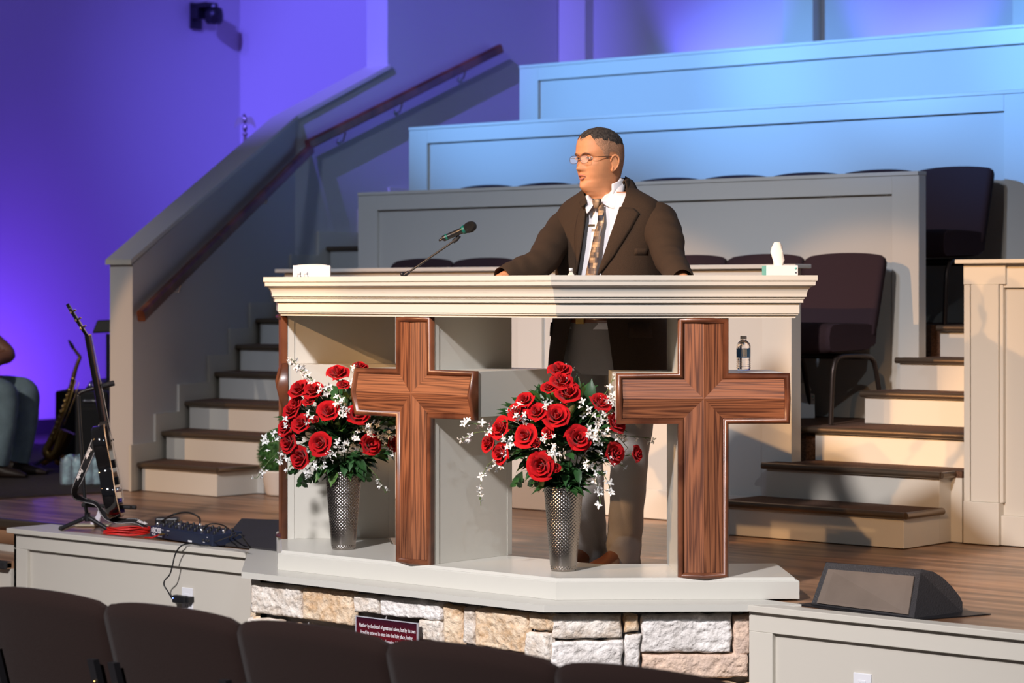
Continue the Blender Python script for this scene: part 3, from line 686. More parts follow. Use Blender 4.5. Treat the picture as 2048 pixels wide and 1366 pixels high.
def make_bouquet(vloc, D, roses, sprays, extra, leafpts, seed, label, cen):
    rnd = random.Random(seed); base = Vector(vloc)+Vector((0, 0, 0.29)); t = thing('bouquet', label, 'flowers', tuple(base))
    ctr = pd(cen[0], cen[1], D); RR = cen[2]
    def place(px, py, back=0.0):
        p = pd(px, py, D); r2 = (p-ctr).length; dep = sqrt(max(0.0006, RR*RR-min(r2, RR*.99)**2))*0.62
        return p-FW*(dep-back)
    protos = {}
    for k, (px, py, rpx, kind) in enumerate(roses):
        p = place(px, py); r = rpx*D/4800*1.12; out = (p-(ctr-Vector((0, 0, .06)))).normalized()
        out = (out*1.0-FW*.55+Vector((0, 0, .25))).normalized()
        key = (kind, k % 3 if kind == 0 else 0)
        if key not in protos: protos[key] = rose_mesh(seed+k*3+1, 1.0, kind == 1).build('rose', ROSE, t); o = protos[key]
        else: o = protos[key].copy(); COL.objects.link(o)
        q = out.to_track_quat('Z', 'Y').to_matrix().to_4x4() @ Matrix.Rotation(rnd.uniform(0, 6), 4, 'Z')
        o.matrix_basis = Matrix.Translation(p-base) @ q @ Matrix.Scale(r*rnd.uniform(.95, 1.06), 4)
        o.parent = t
        # calyx leaves handled with the foliage
    # stems bundle
    b = MB()
    for k, (px, py, rpx, kind) in enumerate(roses):
        p = place(px, py, .01); b.tube(curve_pts([base+Vector((rnd.uniform(-.03, .03), rnd.uniform(-.03, .03), -.03)), base.lerp(p, .5)+Vector((0, 0, .03)), p], 4), .0022, 5)
    wpart(b, 'stems', STEMM, t)
    # foliage
    b = MB()
    for k in range(520):
        th = rnd.uniform(0, 2*pi); rr = RR*rnd.uniform(.0, .80); zz = rnd.uniform(-.55, .55)
        px = RT*(rr*cos(th)); pos = ctr+px+Vector((0, 0, rr*sin(th)*.80-.01))
        dep = sqrt(max(0, RR*RR-rr*rr)); pos = pos-FW*rnd.uniform(-dep*.6, dep*.42)
        d = (pos-(ctr-Vector((0, 0, .10)))).normalized()+Vector((rnd.uniform(-.5, .5), rnd.uniform(-.5, .5), rnd.uniform(-.5, .3)))
        leaf(b, pos, d, Vector((0, 0, 1))-FW*.5, rnd.uniform(.05, .085), rnd.uniform(.015, .025), 1 if rnd.random() < .16 else 0)
    for k in range(90):     # collar of leaves over the vase mouth
        an = rnd.uniform(0, 2*pi); pos = base+Vector((cos(an), sin(an), 0))*rnd.uniform(.01, .05)+Vector((0, 0, rnd.uniform(.0, .07)))
        d = Vector((cos(an), sin(an), rnd.uniform(-.1, .8))); leaf(b, pos, d, Vector((0, 0, 1)), rnd.uniform(.06, .11), rnd.uniform(.016, .024), 0)
    for (px, py, qx, qy) in leafpts:
        p0 = place(px, py, .03); p1 = place(qx, qy, .05); d = p1-p0
        leaf(b, p0, d, -FW+Vector((0, 0, .3)), d.length, .017, 0)
        for s_ in (.35, .6): leaf(b, p0+d*s_*.9, d+RT*d.length*.8, -FW, .045, .011, 0); leaf(b, p0+d*s_*.9, d-RT*d.length*.8, -FW, .045, .011, 0)
    wpart(b, 'foliage', [LEAF, LEAFL], t)
    # white blossom sprays
    for k, (pts) in enumerate(sprays):
        b = MB(); P = [place(x, y, -.01 if i else .05) for i, (x, y) in enumerate(pts)]; P[0] = P[0].lerp(ctr, .3)
        path = curve_pts(P, 6); b.cur = 1; b.tube(path, .0014, 5); n = len(path)
        for i in range(int(n*.22), n, 1):
            if rnd.random() < .22: continue
            d = Vector((rnd.uniform(-1, 1), rnd.uniform(-1, 1), rnd.uniform(-1, .6)))-FW*.6; q = path[i]+d.normalized()*rnd.uniform(.006, .016)
            b.cur = 1; b.tube([path[i], q], .0009, 4); floret(b, q, d, rnd.uniform(.0105, .0150), rnd)
            if rnd.random() < .35: leaf(b, path[i], d, Vector((0, 0, 1)), .014, .004, 1)
        wpart(b, 'white_spray', [WHITEF, STEMM], t)
    for (px, py, m) in extra:
        b = MB(); c = place(px, py, -.02)
        for i in range(int(m*1.6)):
            q = c+RT*rnd.uniform(-.022, .022)+Vector((0, 0, rnd.uniform(-.022, .022)))-FW*rnd.uniform(-.01, .02); floret(b, q, -FW+Vector((rnd.uniform(-1, 1), rnd.uniform(-1, 1), rnd.uniform(-1, 1)))*.9, rnd.uniform(.010, .014), rnd)
        b.cur = 1; b.tube([c, c+FW*.05+Vector((0, 0, -.02))], .0012, 4)
        wpart(b, 'white_spray', [WHITEF, STEMM], t)
    return t
V2 = pz(1127, 1141, .08); V1 = pz(687, 1098, .08)
make_vase(V2, 'tapered hammered metal vase nearer the viewer, standing between the two full crosses')
make_vase(V1, 'tapered hammered metal vase at the left, partly behind the centre cross')
r2 = [(1118,744,21,0),(1122,765,21,0),(1134,787,23,0),(1097,776,14,0),(1051,800,17,0),(1036,824,19,0),(1074,823,19,0),(1112,832,25,0),(1197,805,21,0),(1227,846,20,0),(1232,822,14,0),(1005,856,22,0),(982,886,20,0),(1006,905,20,0),(1053,869,23,0),(1075,883,16,1),(1153,874,23,0),(1223,905,21,0),(1269,907,15,0),(1083,925,25,0),(1112,929,16,1),(1095,862,12,0)]
s2 = [[(1060,870),(990,850),(945,846),(925,846)],[(1060,880),(1000,860),(950,865),(924,877)],[(1050,890),(1010,910),(975,930),(960,975),(962,1010)],[(1060,850),(1040,815),(1020,812)],[(1150,830),(1205,790),(1230,745)],[(1170,840),(1215,800),(1238,775)],[(1180,850),(1210,830),(1240,800),(1236,755)],[(1160,850),(1200,855),(1250,870),(1297,875)],[(1170,870),(1220,862),(1255,895)],[(1160,900),(1185,935),(1195,975),(1201,1009)],[(1170,910),(1205,945),(1222,985)],[(1170,890),(1210,915),(1245,930)],[(1150,850),(1175,860),(1195,880)],[(1120,800),(1130,760),(1137,733)]]
e2 = [(1040,835,5),(1020,880,6),(1000,925,4),(1110,890,5),(1180,860,6),(1195,835,6),(1215,800,6),(1165,810,3),(1180,925,3),(1095,870,3),(1090,800,3)]
make_bouquet(V2, 8.85, r2, s2, e2, [(1045,940,1026,985),(1070,950,1065,978),(1150,930,1150,975),(1090,950,1115,975),(1180,930,1210,955)], 5, 'bouquet of red roses and white blossoms in the nearer vase', (1118, 862, .24))
r1 = [(679,749,20,0),(606,781,22,0),(633,783,21,0),(597,806,15,0),(590,822,19,0),(611,845,20,0),(579,853,18,0),(664,822,22,0),(639,839,15,1),(585,884,18,0),(608,912,21,0),(648,883,22,0),(719,828,21,0),(743,886,20,0),(720,737,16,0),(786,886,14,0),(690,770,12,0),(625,800,12,0)]
s1 = [[(650,800),(625,755),(600,735),(583,716)],[(645,805),(630,765),(605,740),(590,732)],[(620,860),(575,865),(545,868),(525,885)],[(620,880),(580,895),(545,915),(516,955)],[(610,870),(570,880),(540,885),(520,900)],[(620,890),(590,920),(574,955)],[(700,790),(715,750),(707,728)],[(720,850),(755,860),(785,905)],[(700,870),(740,850),(770,845)],[(720,920),(755,950),(772,985)],[(640,910),(620,935),(617,945)],[(660,900),(650,925),(632,928)]]
e1 = [(655,775,7),(690,800,5),(695,820,5),(690,885,6),(665,905,6),(710,880,4),(585,845,3),(750,855,5),(775,860,4),(700,765,3),(620,830,3),(565,915,3)]
make_bouquet(V1, 9.58, r1, s1, e1, [(600,935,578,950),(610,940,600,985),(620,945,628,970),(730,930,735,975),(700,930,705,960)], 9, 'bouquet of red roses and white blossoms in the left vase', (682, 858, .25))

# ================================================================== SMALL THINGS ON THE PULPIT
def text_part(name, txt, size, m, parent, M, extrude=0.0006, shear=0.0, align='CENTER', sx=1.0, bold=0.0, spacing=1.0, space_line=1.0):
    """lettering: font outline turned into a mesh; M is the world matrix of the text plane (x right, y up)"""
    cu = bpy.data.curves.new(name, 'FONT'); cu.body = txt; cu.size = size; cu.extrude = extrude; cu.shear = shear; cu.align_x = align; cu.align_y = 'CENTER'; cu.offset = bold; cu.space_character = spacing; cu.space_line = space_line
    o = bpy.data.objects.new(name, cu); COL.objects.link(o); dg = bpy.context.evaluated_depsgraph_get(); dg.update()
    me = bpy.data.meshes.new_from_object(o.evaluated_get(dg)); bpy.data.objects.remove(o); me.materials.clear(); me.materials.append(m)
    me.transform(M @ Matrix.Diagonal((sx, 1, 1, 1))); q = bpy.data.objects.new(name, me); COL.objects.link(q)
    if parent: q.parent = parent; q.matrix_parent_inverse = wm(parent).inverted()
    return q
def frame_M(o, x, y):      # matrix from origin and two in-plane axes
    x = Vector(x).normalized(); y = Vector(y); y = (y-x*y.dot(x)).normalized(); z = x.cross(y)
    return Matrix(((x.x, y.x, z.x, o[0]), (x.y, y.y, z.y, o[1]), (x.z, y.z, z.z, o[2]), (0, 0, 0, 1)))
CARD = mat('white_card', (0.78, 0.76, 0.74), 0.6); TISSUE = mat('tissue', (0.85, 0.80, 0.72), 0.9); TEAL = mat('teal_print', (0.18, 0.55, 0.52), 0.6); DOT = mat('navy_print', (0.02, 0.03, 0.06), 0.6)
TOPZ = 1.165
DESK = 1.0672
p = Vector((pt(1560, 552, 0.80).x, 0.80, DESK))
def tissue_box(label, cx, cy, z, w, d, h, rz, tuft, prints=True, tuft_off=0.0):
    t = thing('tissue_box', label, 'tissue box', (cx, cy, z), rz)
    b = MB(); b.box(-w/2, w/2, -d/2, d/2, 0, h); b.build('box', CARD, t, bevel=.0015)
    if prints:
        b = MB(); b.box(-w/2-.0008, -w/2+.0003, -d/2+.002, d/2-.002, h*.42, h-.001); b.box(-w/2-.0008, -w/2, -d/2+.004, -d/2+.03, .002, h*.4)
        b.build('printed_pattern', TEAL, t)
        b = MB(); b.lathe([(0.0005, 0), (.0042, 0), (.0042, .0008), (.0005, .0008)], 16, Matrix.Translation((w/2-.0085, -d/2, h-.011)) @ Matrix.Rotation(pi/2, 4, 'X')); b.build('printed_spot', TEAL, t)
        b = MB(); b.lathe([(0.0005, 0), (.0028, 0), (.0028, .0008), (.0005, .0008)], 12, Matrix.Translation((w/2-.0075, -d/2, h-.027)) @ Matrix.Rotation(pi/2, 4, 'X')); b.build('printed_spot', DOT, t)
    if tuft:
        b = MB(); rings = []
        for (zz, ww, dd, ox) in tuft:
            ring = []
            for k in range(16):
                an = 2*pi*k/16; f = 1+.22*sin(3*an+zz*90)
                ring.append(Vector((tuft_off+ox+ww*cos(an)*f, dd*sin(an)*f, h+zz)))
            rings.append(ring)
        b.rings(rings, True, (True, True), True); b.build('tissue', TISSUE, t)
    return t
tissue_box('white tissue box with teal print and a tall tissue, right end of the pulpit top', p.x, p.y, DESK, .115, .108, .135, THETA+.04, [(0, .016, .006, 0), (.02, .021, .007, -.002), (.05, .0215, .006, -.003), (.068, .018, .005, -.004), (.085, .010, .003, -.006)], True, -.006)
q = Vector((pt(624, 553, 0.36).x, 0.36, DESK))
tissue_box('plain white box at the left end of the pulpit, behind two bottle caps', q.x, q.y, DESK, .150, .11, .146, THETA+.05, [(0, .062, .02, 0), (.003, .050, .014, 0), (.0055, .02, .004, .01)], False)
# eyeglasses in front of the left box
WIRE = mat('glasses_wire', (0.10, 0.09, 0.09), 0.3, metal=.7); LENS = mat('lens_glass', (0.9, 0.9, 0.92), 0.03); LENS.node_tree.nodes['Principled BSDF'].inputs['Alpha'].default_value = 0.10
def lens_outline(cx, cz, w, h, n=20, y=0.0):
    return [Vector((cx+w*(abs(cos(a))**.75)*(1 if cos(a) > 0 else -1), y, cz+h*(abs(sin(a))**.8)*(1 if sin(a) > 0 else -1))) for a in [2*pi*k/n for k in range(n)]]
def glasses(t, folded=False, wire=.0008):
    """local: x across, y backwards, z up; bridge at the origin"""
    b = MB()
    for s_ in (-1, 1):
        o_ = lens_outline(s_*.0335, 0, .0265, .0165); b.tube(o_+[o_[0]], wire, 6, False)
    b.tube([(-.0085, 0, .004), (0, -.0015, .008), (.0085, 0, .004)], wire*1.2, 6); b.build('rim', WIRE, t)
    for s_ in (-1, 1):
        l = MB(); o_ = lens_outline(s_*.0335, 0, .0262, .0162); l.rings([o_, [v+Vector((0, .0012, 0)) for v in o_]], True, (True, True), False); l.build('lens', LENS, t)
        b = MB(); b.tube([(s_*.060, 0, .006), (s_*.068, .002, .007), (s_*.071, .012, .007), (s_*.073, .09, .010), (s_*.072, .115, .004), (s_*.070, .130, -.016)] if not folded else [(s_*.060, 0, .006), (s_*.066, .004, .006), (s_*.03, .014, .002), (-s_*.05, .018+.004*s_, -.004)], wire*1.3, 6); b.build('temple', WIRE, t)
# microphone on a small boom
t = thing('microphone_stand', 'short black desk boom holding a microphone over the pulpit', 'microphone stand', tuple(Vector((pt(812, 552, .50).x, .50, DESK))))
B0 = pt(808, 551, .50); B1 = pd(908, 482, (B0-CAM).dot(FW)-.05)
b = MB(); b.tube([B0, B1], .0042, 10); wpart(b, 'boom', BLACK, t)
b = MB(); b.tube([B0+Vector((0, 0, -.0)), B0+(B1-B0)*.10], .008, 10); b.sphere(B0+Vector((-.004, -.006, .006)), .009, 10, 8); b.lathe([(.045, 0), (.045, .003), (.012, .006), (.006, .012)], 20, Matrix.Translation((B0.x, B0.y, DESK))); b.tube([(B0.x, B0.y, DESK+.006), B0], .006, 8); wpart(b, 'base', BLACK, t)
dm = (B1-B0).normalized(); b = MB(); b.tube([B1-dm*.004, B1+dm*.016], .0085, 12); b.tube([B1+dm*.014, B1+dm*.024+Vector((0, 0, .008))], [.007, .010], 10); wpart(b, 'clip', BLACKM, t)
Dm = (B1-CAM).dot(FW)
m = thing('microphone', 'black handheld microphone with green rings on the boom', 'microphone', tuple(pd(912, 465, Dm)))
m0, m1 = pd(886, 477.5, Dm-.0), pd(945, 452, Dm-.03); ax = (m1-m0).normalized(); L = (m1-m0).length
def along(prof, n=20):
    b = MB(); Mx = Matrix.Translation(m0) @ ax.to_track_quat('Z', 'Y').to_matrix().to_4x4(); b.lathe(prof, n, Mx); return b
BLK2 = mat('mic_black', (0.01, 0.01, 0.011), 0.3); GREEN = mat('green_ring', (0.0, 0.10, 0.075), 0.4)
wpart(along([(.0105, 0), (.0125, .003), (.0125, .010), (.012, .012), (.0125, L*.60), (.014, L*.66), (.016, L*.70)]), 'handle', BLK2, m)
wpart(along([(.0004, -.018), (.004, -.018), (.005, -.014), (.005, 0.0)], 12), 'antenna', BLK2, m)
wpart(along([(.0126, .013), (.0131, .014), (.0131, .020), (.0126, .021)], 24), 'green_band', GREEN, m)
wpart(along([(.0157, L*.66), (.0172, L*.69), (.0175, L*.75), (.0165, L*.76)], 24), 'green_band', GREEN, m)
MESHG = mat('mic_grille', (0.02, 0.02, 0.02), 0.5, metal=.4, bump=1.0, bscale=500)
wpart(along([(.0165, L*.75), (.0205, L*.82), (.0225, L*.90), (.0225, L*.95), (.0190, L*1.04), (.012, L*1.10), (.0008, L*1.13)], 24), 'grille', MESHG, m)
# bottles
PET = mat('clear_plastic', (0.96, 0.97, 1.0), 0.03, trans=1.0, ior=1.25); CAPM = mat('bottle_cap', (0.75, 0.74, 0.74), 0.4, trans=0.0); LABEL = mat('bottle_label', (0.05, 0.17, 0.42), 0.35); LABW = mat('bottle_label_white', (0.7, 0.72, 0.75), 0.4)
def bottle(label, loc, h=.128, r=.0168, rz=0, full=True):
    t = thing('water_bottle', label, 'bottle', loc, rz)
    pr = [(.6*r, 0), (.92*r, .002), (r, .010)]
    for k in range(4): z = .012+k*.0075; pr += [(r, z), (r*.955, z+.002), (r*.955, z+.004), (r, z+.006)]
    pr += [(r*.97, .048), (r*.97, .082), (r, .084), (r, .088), (r*.97, .094), (r*.80, .103), (r*.50, .110), (r*.42, .113), (r*.42, .118)]
    pr = [(a, z*h/.128) for a, z in pr]
    b = MB(); b.lathe(pr, 28); b.build('bottle_body', PET, t)
    b = MB(); b.lathe([(r*.44, .1165*h/.128), (r*.46, .1165*h/.128), (r*.46, .127*h/.128), (r*.42, h)], 24); b.build('cap', CAPM, t)
    if full:
        z0, z1 = .048*h/.128, .082*h/.128; b = MB(); b.lathe([(r*.98, z0), (r*.99, z0+.0005), (r*.99, z1-.0005), (r*.98, z1)], 40, None, (False, False)); lb = b.build('label', LABEL, t)
        b = MB(); n = 10; rr = r*1.005
        a0, a1 = -2.05, -1.15
        for bar in [(a0+.04, a0+.10)]+[(a0+.2+.1*k, a0+.235+.1*k+.012*(k % 3)) for k in range(7)]:
            b.add([(rr*cos(a), rr*sin(a), z) for z in (z0+.003, z1-.003) for a in bar], [(0, 1, 3, 2)])
        b.build('barcode', LABW, lb)
    return t
BP = pz(1487, 741, .8145); bottle('small clear water bottle with blue label on the right arm of the pulpit cross', tuple(BP), r=.0265, rz=.75)
BP = pt(1142, 551, .50); bottle('water bottle standing in the pulpit in front of the speaker, only its white cap showing', (BP.x, .50, DESK), full=True)
for px, lab in ((598.5, 'left one of two bottle caps showing before the plain white box'), (612.5, 'right one of two bottle caps showing before the plain white box')):
    BP = pt(px, 551, .20); bottle(lab, (BP.x, .20, DESK), h=.118, r=.0155)
# ================================================================== PLAQUE AND OUTLETS
PLAQ = mat('plaque_red', (0.075, 0.004, 0.012), 0.3)
def plaque_mat():
    m = PLAQ; nt = m.node_tree; b = nt.nodes['Principled BSDF']; tc = [n for n in nt.nodes if n.type == 'TEX_COORD'][0]
    sp = nt.nodes.new('ShaderNodeSeparateXYZ'); nt.links.new(tc.outputs['Generated'], sp.inputs[0])
    r = nt.nodes.new('ShaderNodeValToRGB'); e = r.color_ramp.elements; e[0].position = 0.25; e[1].position = 1.0; e[0].color = (.22, .004, .006, 1); e[1].color = (.030, .006, .016, 1)
    nt.links.new(sp.outputs['Z'], r.inputs['Fac']); nt.links.new(r.outputs['Color'], b.inputs['Base Color'])
plaque_mat()
yp = 0.012
a = pt(713, 1233, yp); c_ = pt(834, 1250, yp)
pl = thing('plaque', 'dark red plaque with white verse text fixed to the stone pedestal', 'plaque', ((a.x+c_.x)/2, yp, a.z-.10))
b = MB(); b.box(a.x, c_.x, yp, yp+.006, a.z-.19, a.z); wpart(b, 'board', PLAQ, pl)
b = MB(); b.box(a.x-.004, a.x, yp-.002, yp+.007, a.z-.19, a.z+.004); b.box(c_.x, c_.x+.004, yp-.002, yp+.007, a.z-.19, a.z+.004); b.box(a.x, c_.x, yp-.002, yp+.007, a.z, a.z+.003); wpart(b, 'edge_frame', mat('clear_edge', (.45, .45, .5), .2), pl)
TXTW = mat('white_lettering', (0.75, 0.72, 0.74), 0.5)
for k, (s_, off) in enumerate((('Neither by the blood of goats and calves, but by his own', .004), ('blood he entered in once into the holy place, having', .0), ('obtained eternal redemption ( for us ).', -.006))):
    z = a.z-.030-.0255*k
    q = text_part('lettering', s_, .0205, TXTW, pl, frame_M(((a.x+c_.x)/2+off, yp-.0012, z), (1, 0, 0), (0, 0, 1)), .0003, bold=.0002)
    w = q.dimensions.x if q.dimensions.x else 1
    tw = (c_.x-a.x)*(.93, .86, .64)[k]; xs = [v.co.x for v in q.data.vertices]; w = max(xs)-min(xs); cxm = (max(xs)+min(xs))/2
    for v in q.data.vertices: v.co.x = (v.co.x-cxm)*tw/w+(a.x+c_.x)/2+off
def outlet(label, P, plug_holes=True):
    t = thing('wall_outlet', label, 'outlet', tuple(P))
    b = MB(); b.box(-.036, .036, -.006, 0, -.058, .058); b.build('cover_plate', WHITE, t, bevel=.002)
    for z in (-.02, .02):
        b = MB(); b.box(-.015, .015, -.0085, -.006, z-.014, z+.014)
        f = b.build('socket', WHITE, t, bevel=.003); s2_ = MB(); s2_.box(-.007, -.005, -.0089, -.0083, z-.004, z+.005); s2_.box(.005, .007, -.0089, -.0083, z-.004, z+.005); s2_.build('slot', BLACK, f)
    return t
o1 = pt(376, 1202, .530); outlet('white wall outlet on the left stage front with a black adapter plugged in', (o1.x, .530, o1.z))
o2_ = pt(1726, 1348, .530); outlet('white wall outlet at the bottom right on the stage front', (o2_.x, .530, o2_.z-.055))
ad = pt(363, 1199, .495)
t = thing('power_adapter', 'black power adapter with a blue light plugged into the left outlet', 'adapter', (ad.x, .495, ad.z))
b = MB(); b.box(-.052, .030, -.012, .018, -.017, .017); b.build('case', BLACK, t, bevel=.006)
b = MB(); b.box(.012, .044, .0, .036, -.013, .013); b.build('plug_head', BLACK, t, bevel=.004)
b = MB(); b.sphere((-.042, -.0125, .004), .0022, 8, 6); b.build('light', mat('blue_led', (.05, .05, .6), .4, emit=((.1, .15, 1), 12)), t)
CORD = mat('black_cord', (0.012, 0.012, 0.013), 0.55)
pts = [(344,1197,.49),(336,1183,.47),(328,1170,.465),(330,1160,.462),(339,1150,.46),(344,1135,.46),(350,1110,.46),(358,1096,.462),(368,1089,.47)]
P = [pt(x, y, yy) for x, y, yy in pts]+[pz(385, 1087, .008), pz(402, 1090, .008), pz(425, 1090, .008), pz(448, 1083, .008), pz(462, 1078, .02), pz(472, 1072, .06), pz(481, 1069, .07), pz(488, 1078, .05), pz(500, 1095, .008)]
b = MB(); b.tube(curve_pts(P, 6), .0032, 7); wpart(b, 'cord', CORD, t)

# ================================================================== FLOOR MONITORS
GR = mat('monitor_black', (0.030, 0.028, 0.030), 0.6, bump=.3, bscale=200)
def wedge(label, pts8, front_first=True, grille=True):
    t = thing('floor_monitor', label, 'speaker', tuple(sum((Vector(p) for p in pts8[:4]), Vector())/4))
    A = [Vector(p) for p in pts8]
    b = MB(); b.add(A, [(0,1,2,3),(4,5,6,7),(0,1,5,4),(1,2,6,5),(2,3,7,6),(3,0,4,7)]); wpart(b, 'cabinet', GR, t, bevel=.009, seg=3)
    return t
a0 = pz(1622, 1210, 0); b0 = pz(1828, 1237, 0); c0_ = pz(1925, 1224, 0); ux = (b0-a0); ux.z = 0; dv = c0_-b0
zt = .152; at = pz(1652, 1124, zt); bt = pz(1842, 1138, zt)
# curved cabinet: extrude the end profile along the width
mon = thing('floor_monitor', 'black wedge floor monitor on the right of the stage behind the cap board', 'speaker', tuple((a0+c0_)/2))
prof_px = [(b0, a0), (bt, at)]
back = dv
b = MB(); rings = []
def side(p0, ptop, sgn):
    L = [p0, p0.lerp(ptop, .92), ptop]
    for k, (f, h) in enumerate(((.30, .93), (.52, .80), (.75, .58), (.93, .36), (1.0, .22), (1.0, 0.0))):
        q = ptop.lerp(p0+back, f) if False else Vector((ptop.x+(p0.x+back.x-ptop.x)*f, ptop.y+(p0.y+back.y-ptop.y)*f, zt*h)); L.append(q)
    return L
R0, R1 = side(a0, at, 0), side(b0, bt, 1)
b.rings([R0, R1], True, (True, True), False); wpart(b, 'cabinet', GR, mon, bevel=.007, seg=2)
b = MB(); ins = lambda f, g: (a0.lerp(b0, f)).lerp(at.lerp(bt, f), g)-Vector((0, 0, 0))
nrm = (b0-a0).cross(at-a0).normalized(); nrm = -nrm if nrm.dot(CAM-a0) < 0 else nrm
q4 = [ins(.06, .06)+nrm*.002, ins(.95, .06)+nrm*.002, ins(.95, .84)+nrm*.002, ins(.06, .84)+nrm*.002]
b.rings([q4, [v+nrm*.004 for v in q4]], True, (True, True), False); wpart(b, 'face_panel', mat('monitor_face', (.15, .115, .09), .75, bump=.15, bscale=30, var=.1, vscale=8), mon)
b = MB(); w0 = pz(1600, 1213, .0012); w1 = pz(1958, 1218, .0012); b.prism([(a0.x-.06, a0.y-.02), (b0.x+.02, b0.y-.03), (c0_.x+.10, c0_.y+.02), (a0.x+.05, a0.y+.30)], -.003, .0008); wpart(b, 'recess_dark_plate', BLACK, mon)  # flat black sheet standing in for the dark of a recessed floor well
l0 = pz(463, 1089, 0); l1 = Vector((-0.93, .64, 0)); zt2 = .105
lt = pz(482, 1036, zt2); l0 = Vector((l0.x, .62, 0)); lt.y = .98 if False else lt.y
A = [l0, Vector((-1.16, .60, 0)), Vector((-1.16, 1.05, 0)), Vector((l0.x-.0, 1.12, 0)), l0+Vector((0, .0, .012)), Vector((-1.16, .61, .012)), Vector((-1.14, .98, zt2)), pt(482, 1036, .98)]
wedge('dark grey floor monitor left of the pulpit behind the pale cap board', A)
# ================================================================== EFFECTS UNIT
UNIT = mat('unit_navy', (0.020, 0.028, 0.058), 0.4, metal=.2)
A = pz(300, 1073, .004); B = pz(425, 1093, .004); Cc = pz(463, 1074, .004)
ex = (B-A); ex.z = 0; wlen = ex.length; ex.normalize(); ey = Vector((-ex.y, ex.x, 0)); dd = 0.15; H1, H2 = .048, .058
un = thing('effects_unit', 'navy blue guitar effects unit with knobs and white lettering on the stage edge', 'effects unit', tuple(A), atan2(ex.y, ex.x))
b = MB(); b.add([(0,0,0),(wlen,0,0),(wlen,dd,0),(0,dd,0),(0,0,H1),(wlen,0,H1),(wlen,dd,H2),(0,dd,H2)], [(0,3,2,1),(4,5,6,7),(0,1,5,4),(1,2,6,5),(2,3,7,6),(3,0,4,7)]); b.build('case', UNIT, un, bevel=.003)
rnd = random.Random(4)
for r_ in range(3):
    for k in range(10):
        b = MB(); x = .025+k*(wlen-.05)/9; y = .025+r_*.045; z = H1+(H2-H1)*y/dd; b.lathe([(.0075, 0), (.0072, .008), (.006, .012), (.0045, .015), (.0005, .015)], 14, Matrix.Translation((x, y, z))); b.build('knob', BLACK if (k*3+r_) % 7 else CHROME, un)
def utext(s_, size, x, z, bold=.0): 
    Mx = Matrix.Translation((x, -.0006, z)) @ Matrix.Rotation(pi/2, 4, 'X'); q = text_part('lettering', s_, size, TXTW, un, un.matrix_basis @ Mx, .0003, align='LEFT', bold=bold); return q
utext('BOSS', .032, .026, H1*.66, .0010); utext('ME-80', .013, .016, H1*.25); utext('OUTPUT', .006, .15, H1*.8); utext('INPUT', .006, .105, H1*.8); utext('USB', .006, wlen-.05, H1*.75); utext('DC IN', .006, wlen-.08, H1*.25); utext('GUITAR MULTIPLE EFFECTS', .005, .045, H1*.14)
b = MB(); b.box(.014, .022, -.001, 0, H1*.50, H1*.82); b.build('lettering', TXTW, un)
b = MB(); b.box(wlen*.62, wlen*.68, -.001, 0, H1*.08, H1*.24); b.build('sticker', WHITE, un)
for x in (.11, .16, wlen-.075, wlen-.05, wlen-.03):
    b = MB(); b.lathe([(.006, 0), (.006, .004), (.003, .005)], 12, Matrix.Translation((x, 0, H1*.45)) @ Matrix.Rotation(pi/2, 4, 'X')); b.build('jack', BLACKM, un)
b = MB(); b.tube([(.135, -.004, H1*.45), (.135, -.030, H1*.45)], .004, 10); wq = b.build('jack_plug', BRASS, un)
# cable loop and adaptor on the floor behind the unit
b = MB(); lp = [pz(308, 1058, .01), pz(320, 1046, .02), pd(345, 1030, 11.05), pd(375, 1025, 11.1), pd(398, 1035, 11.1), pd(398, 1050, 11.0), pz(380, 1062, .04), pz(360, 1064, .03)]
b.tube(curve_pts(lp, 6), .0045, 7); tag(b.build('coiled_cable', CORD), 'black cable looping up above the effects unit', 'cable')
q0 = pz(335, 1052, .006); t = thing('power_brick', 'black power brick lying behind the effects unit', 'adapter', tuple(q0), .7)
b = MB(); b.box(-.055, .055, -.03, .03, 0, .04); b.build('case', BLACK, t, bevel=.008)
b = MB(); lp = [pz(405, 1060, .06), pz(420, 1048, .09), pz(445, 1050, .08), pz(462, 1062, .02), pz(470, 1075, .006), pz(455, 1082, .006)]; b.tube(curve_pts(lp, 5), .003, 6); tag(b.build('patch_cable', CORD), 'thin black lead arching over the right end of the effects unit', 'cable')
q0 = pz(472, 1088, .0); t = thing('cable_plug', 'small black plug lying in front of the left floor monitor', 'plug', (q0.x, .585, .0), .3); b = MB(); b.box(-.016, .016, -.010, .010, .002, .018); b.build('body', BLACK, t, bevel=.003)
b = MB(); b.tube(curve_pts([(q0.x, .585, .016), pz(470, 1068, .10), pz(465, 1066, .10), pz(458, 1078, .03)], 5), .0022, 6); b.build('lead', CORD, None); lead = bpy.data.objects['lead']; lead.parent = t; lead.matrix_parent_inverse = wm(t).inverted()
# red cable coil
RED = mat('red_cable', (0.55, 0.012, 0.008), 0.4); b = MB(); cc = pz(258, 1069, .006)
for k in range(9):
    r1_, r2_ = .095+.012*sin(k*2.1), .040+.008*cos(k*1.7); off = Vector((rnd.uniform(-.01, .01), rnd.uniform(-.01, .01), .003+.0035*k)); ph = rnd.uniform(0, 6)
    b.tube([cc+off+RT*(r1_*cos(a))+FW*(r2_*sin(a))+Vector((0, 0, .003*sin(3*a+ph))) for a in [2*pi*i/28 for i in range(29)]], .0034, 6, False)
b.tube(curve_pts([pz(290, 1075, .006), pz(305, 1075, .012), pz(318, 1070, .02)], 5), .0038, 6)
tag(b.build('cable_coil', RED), 'coil of red instrument cable beside the effects unit', 'cable')

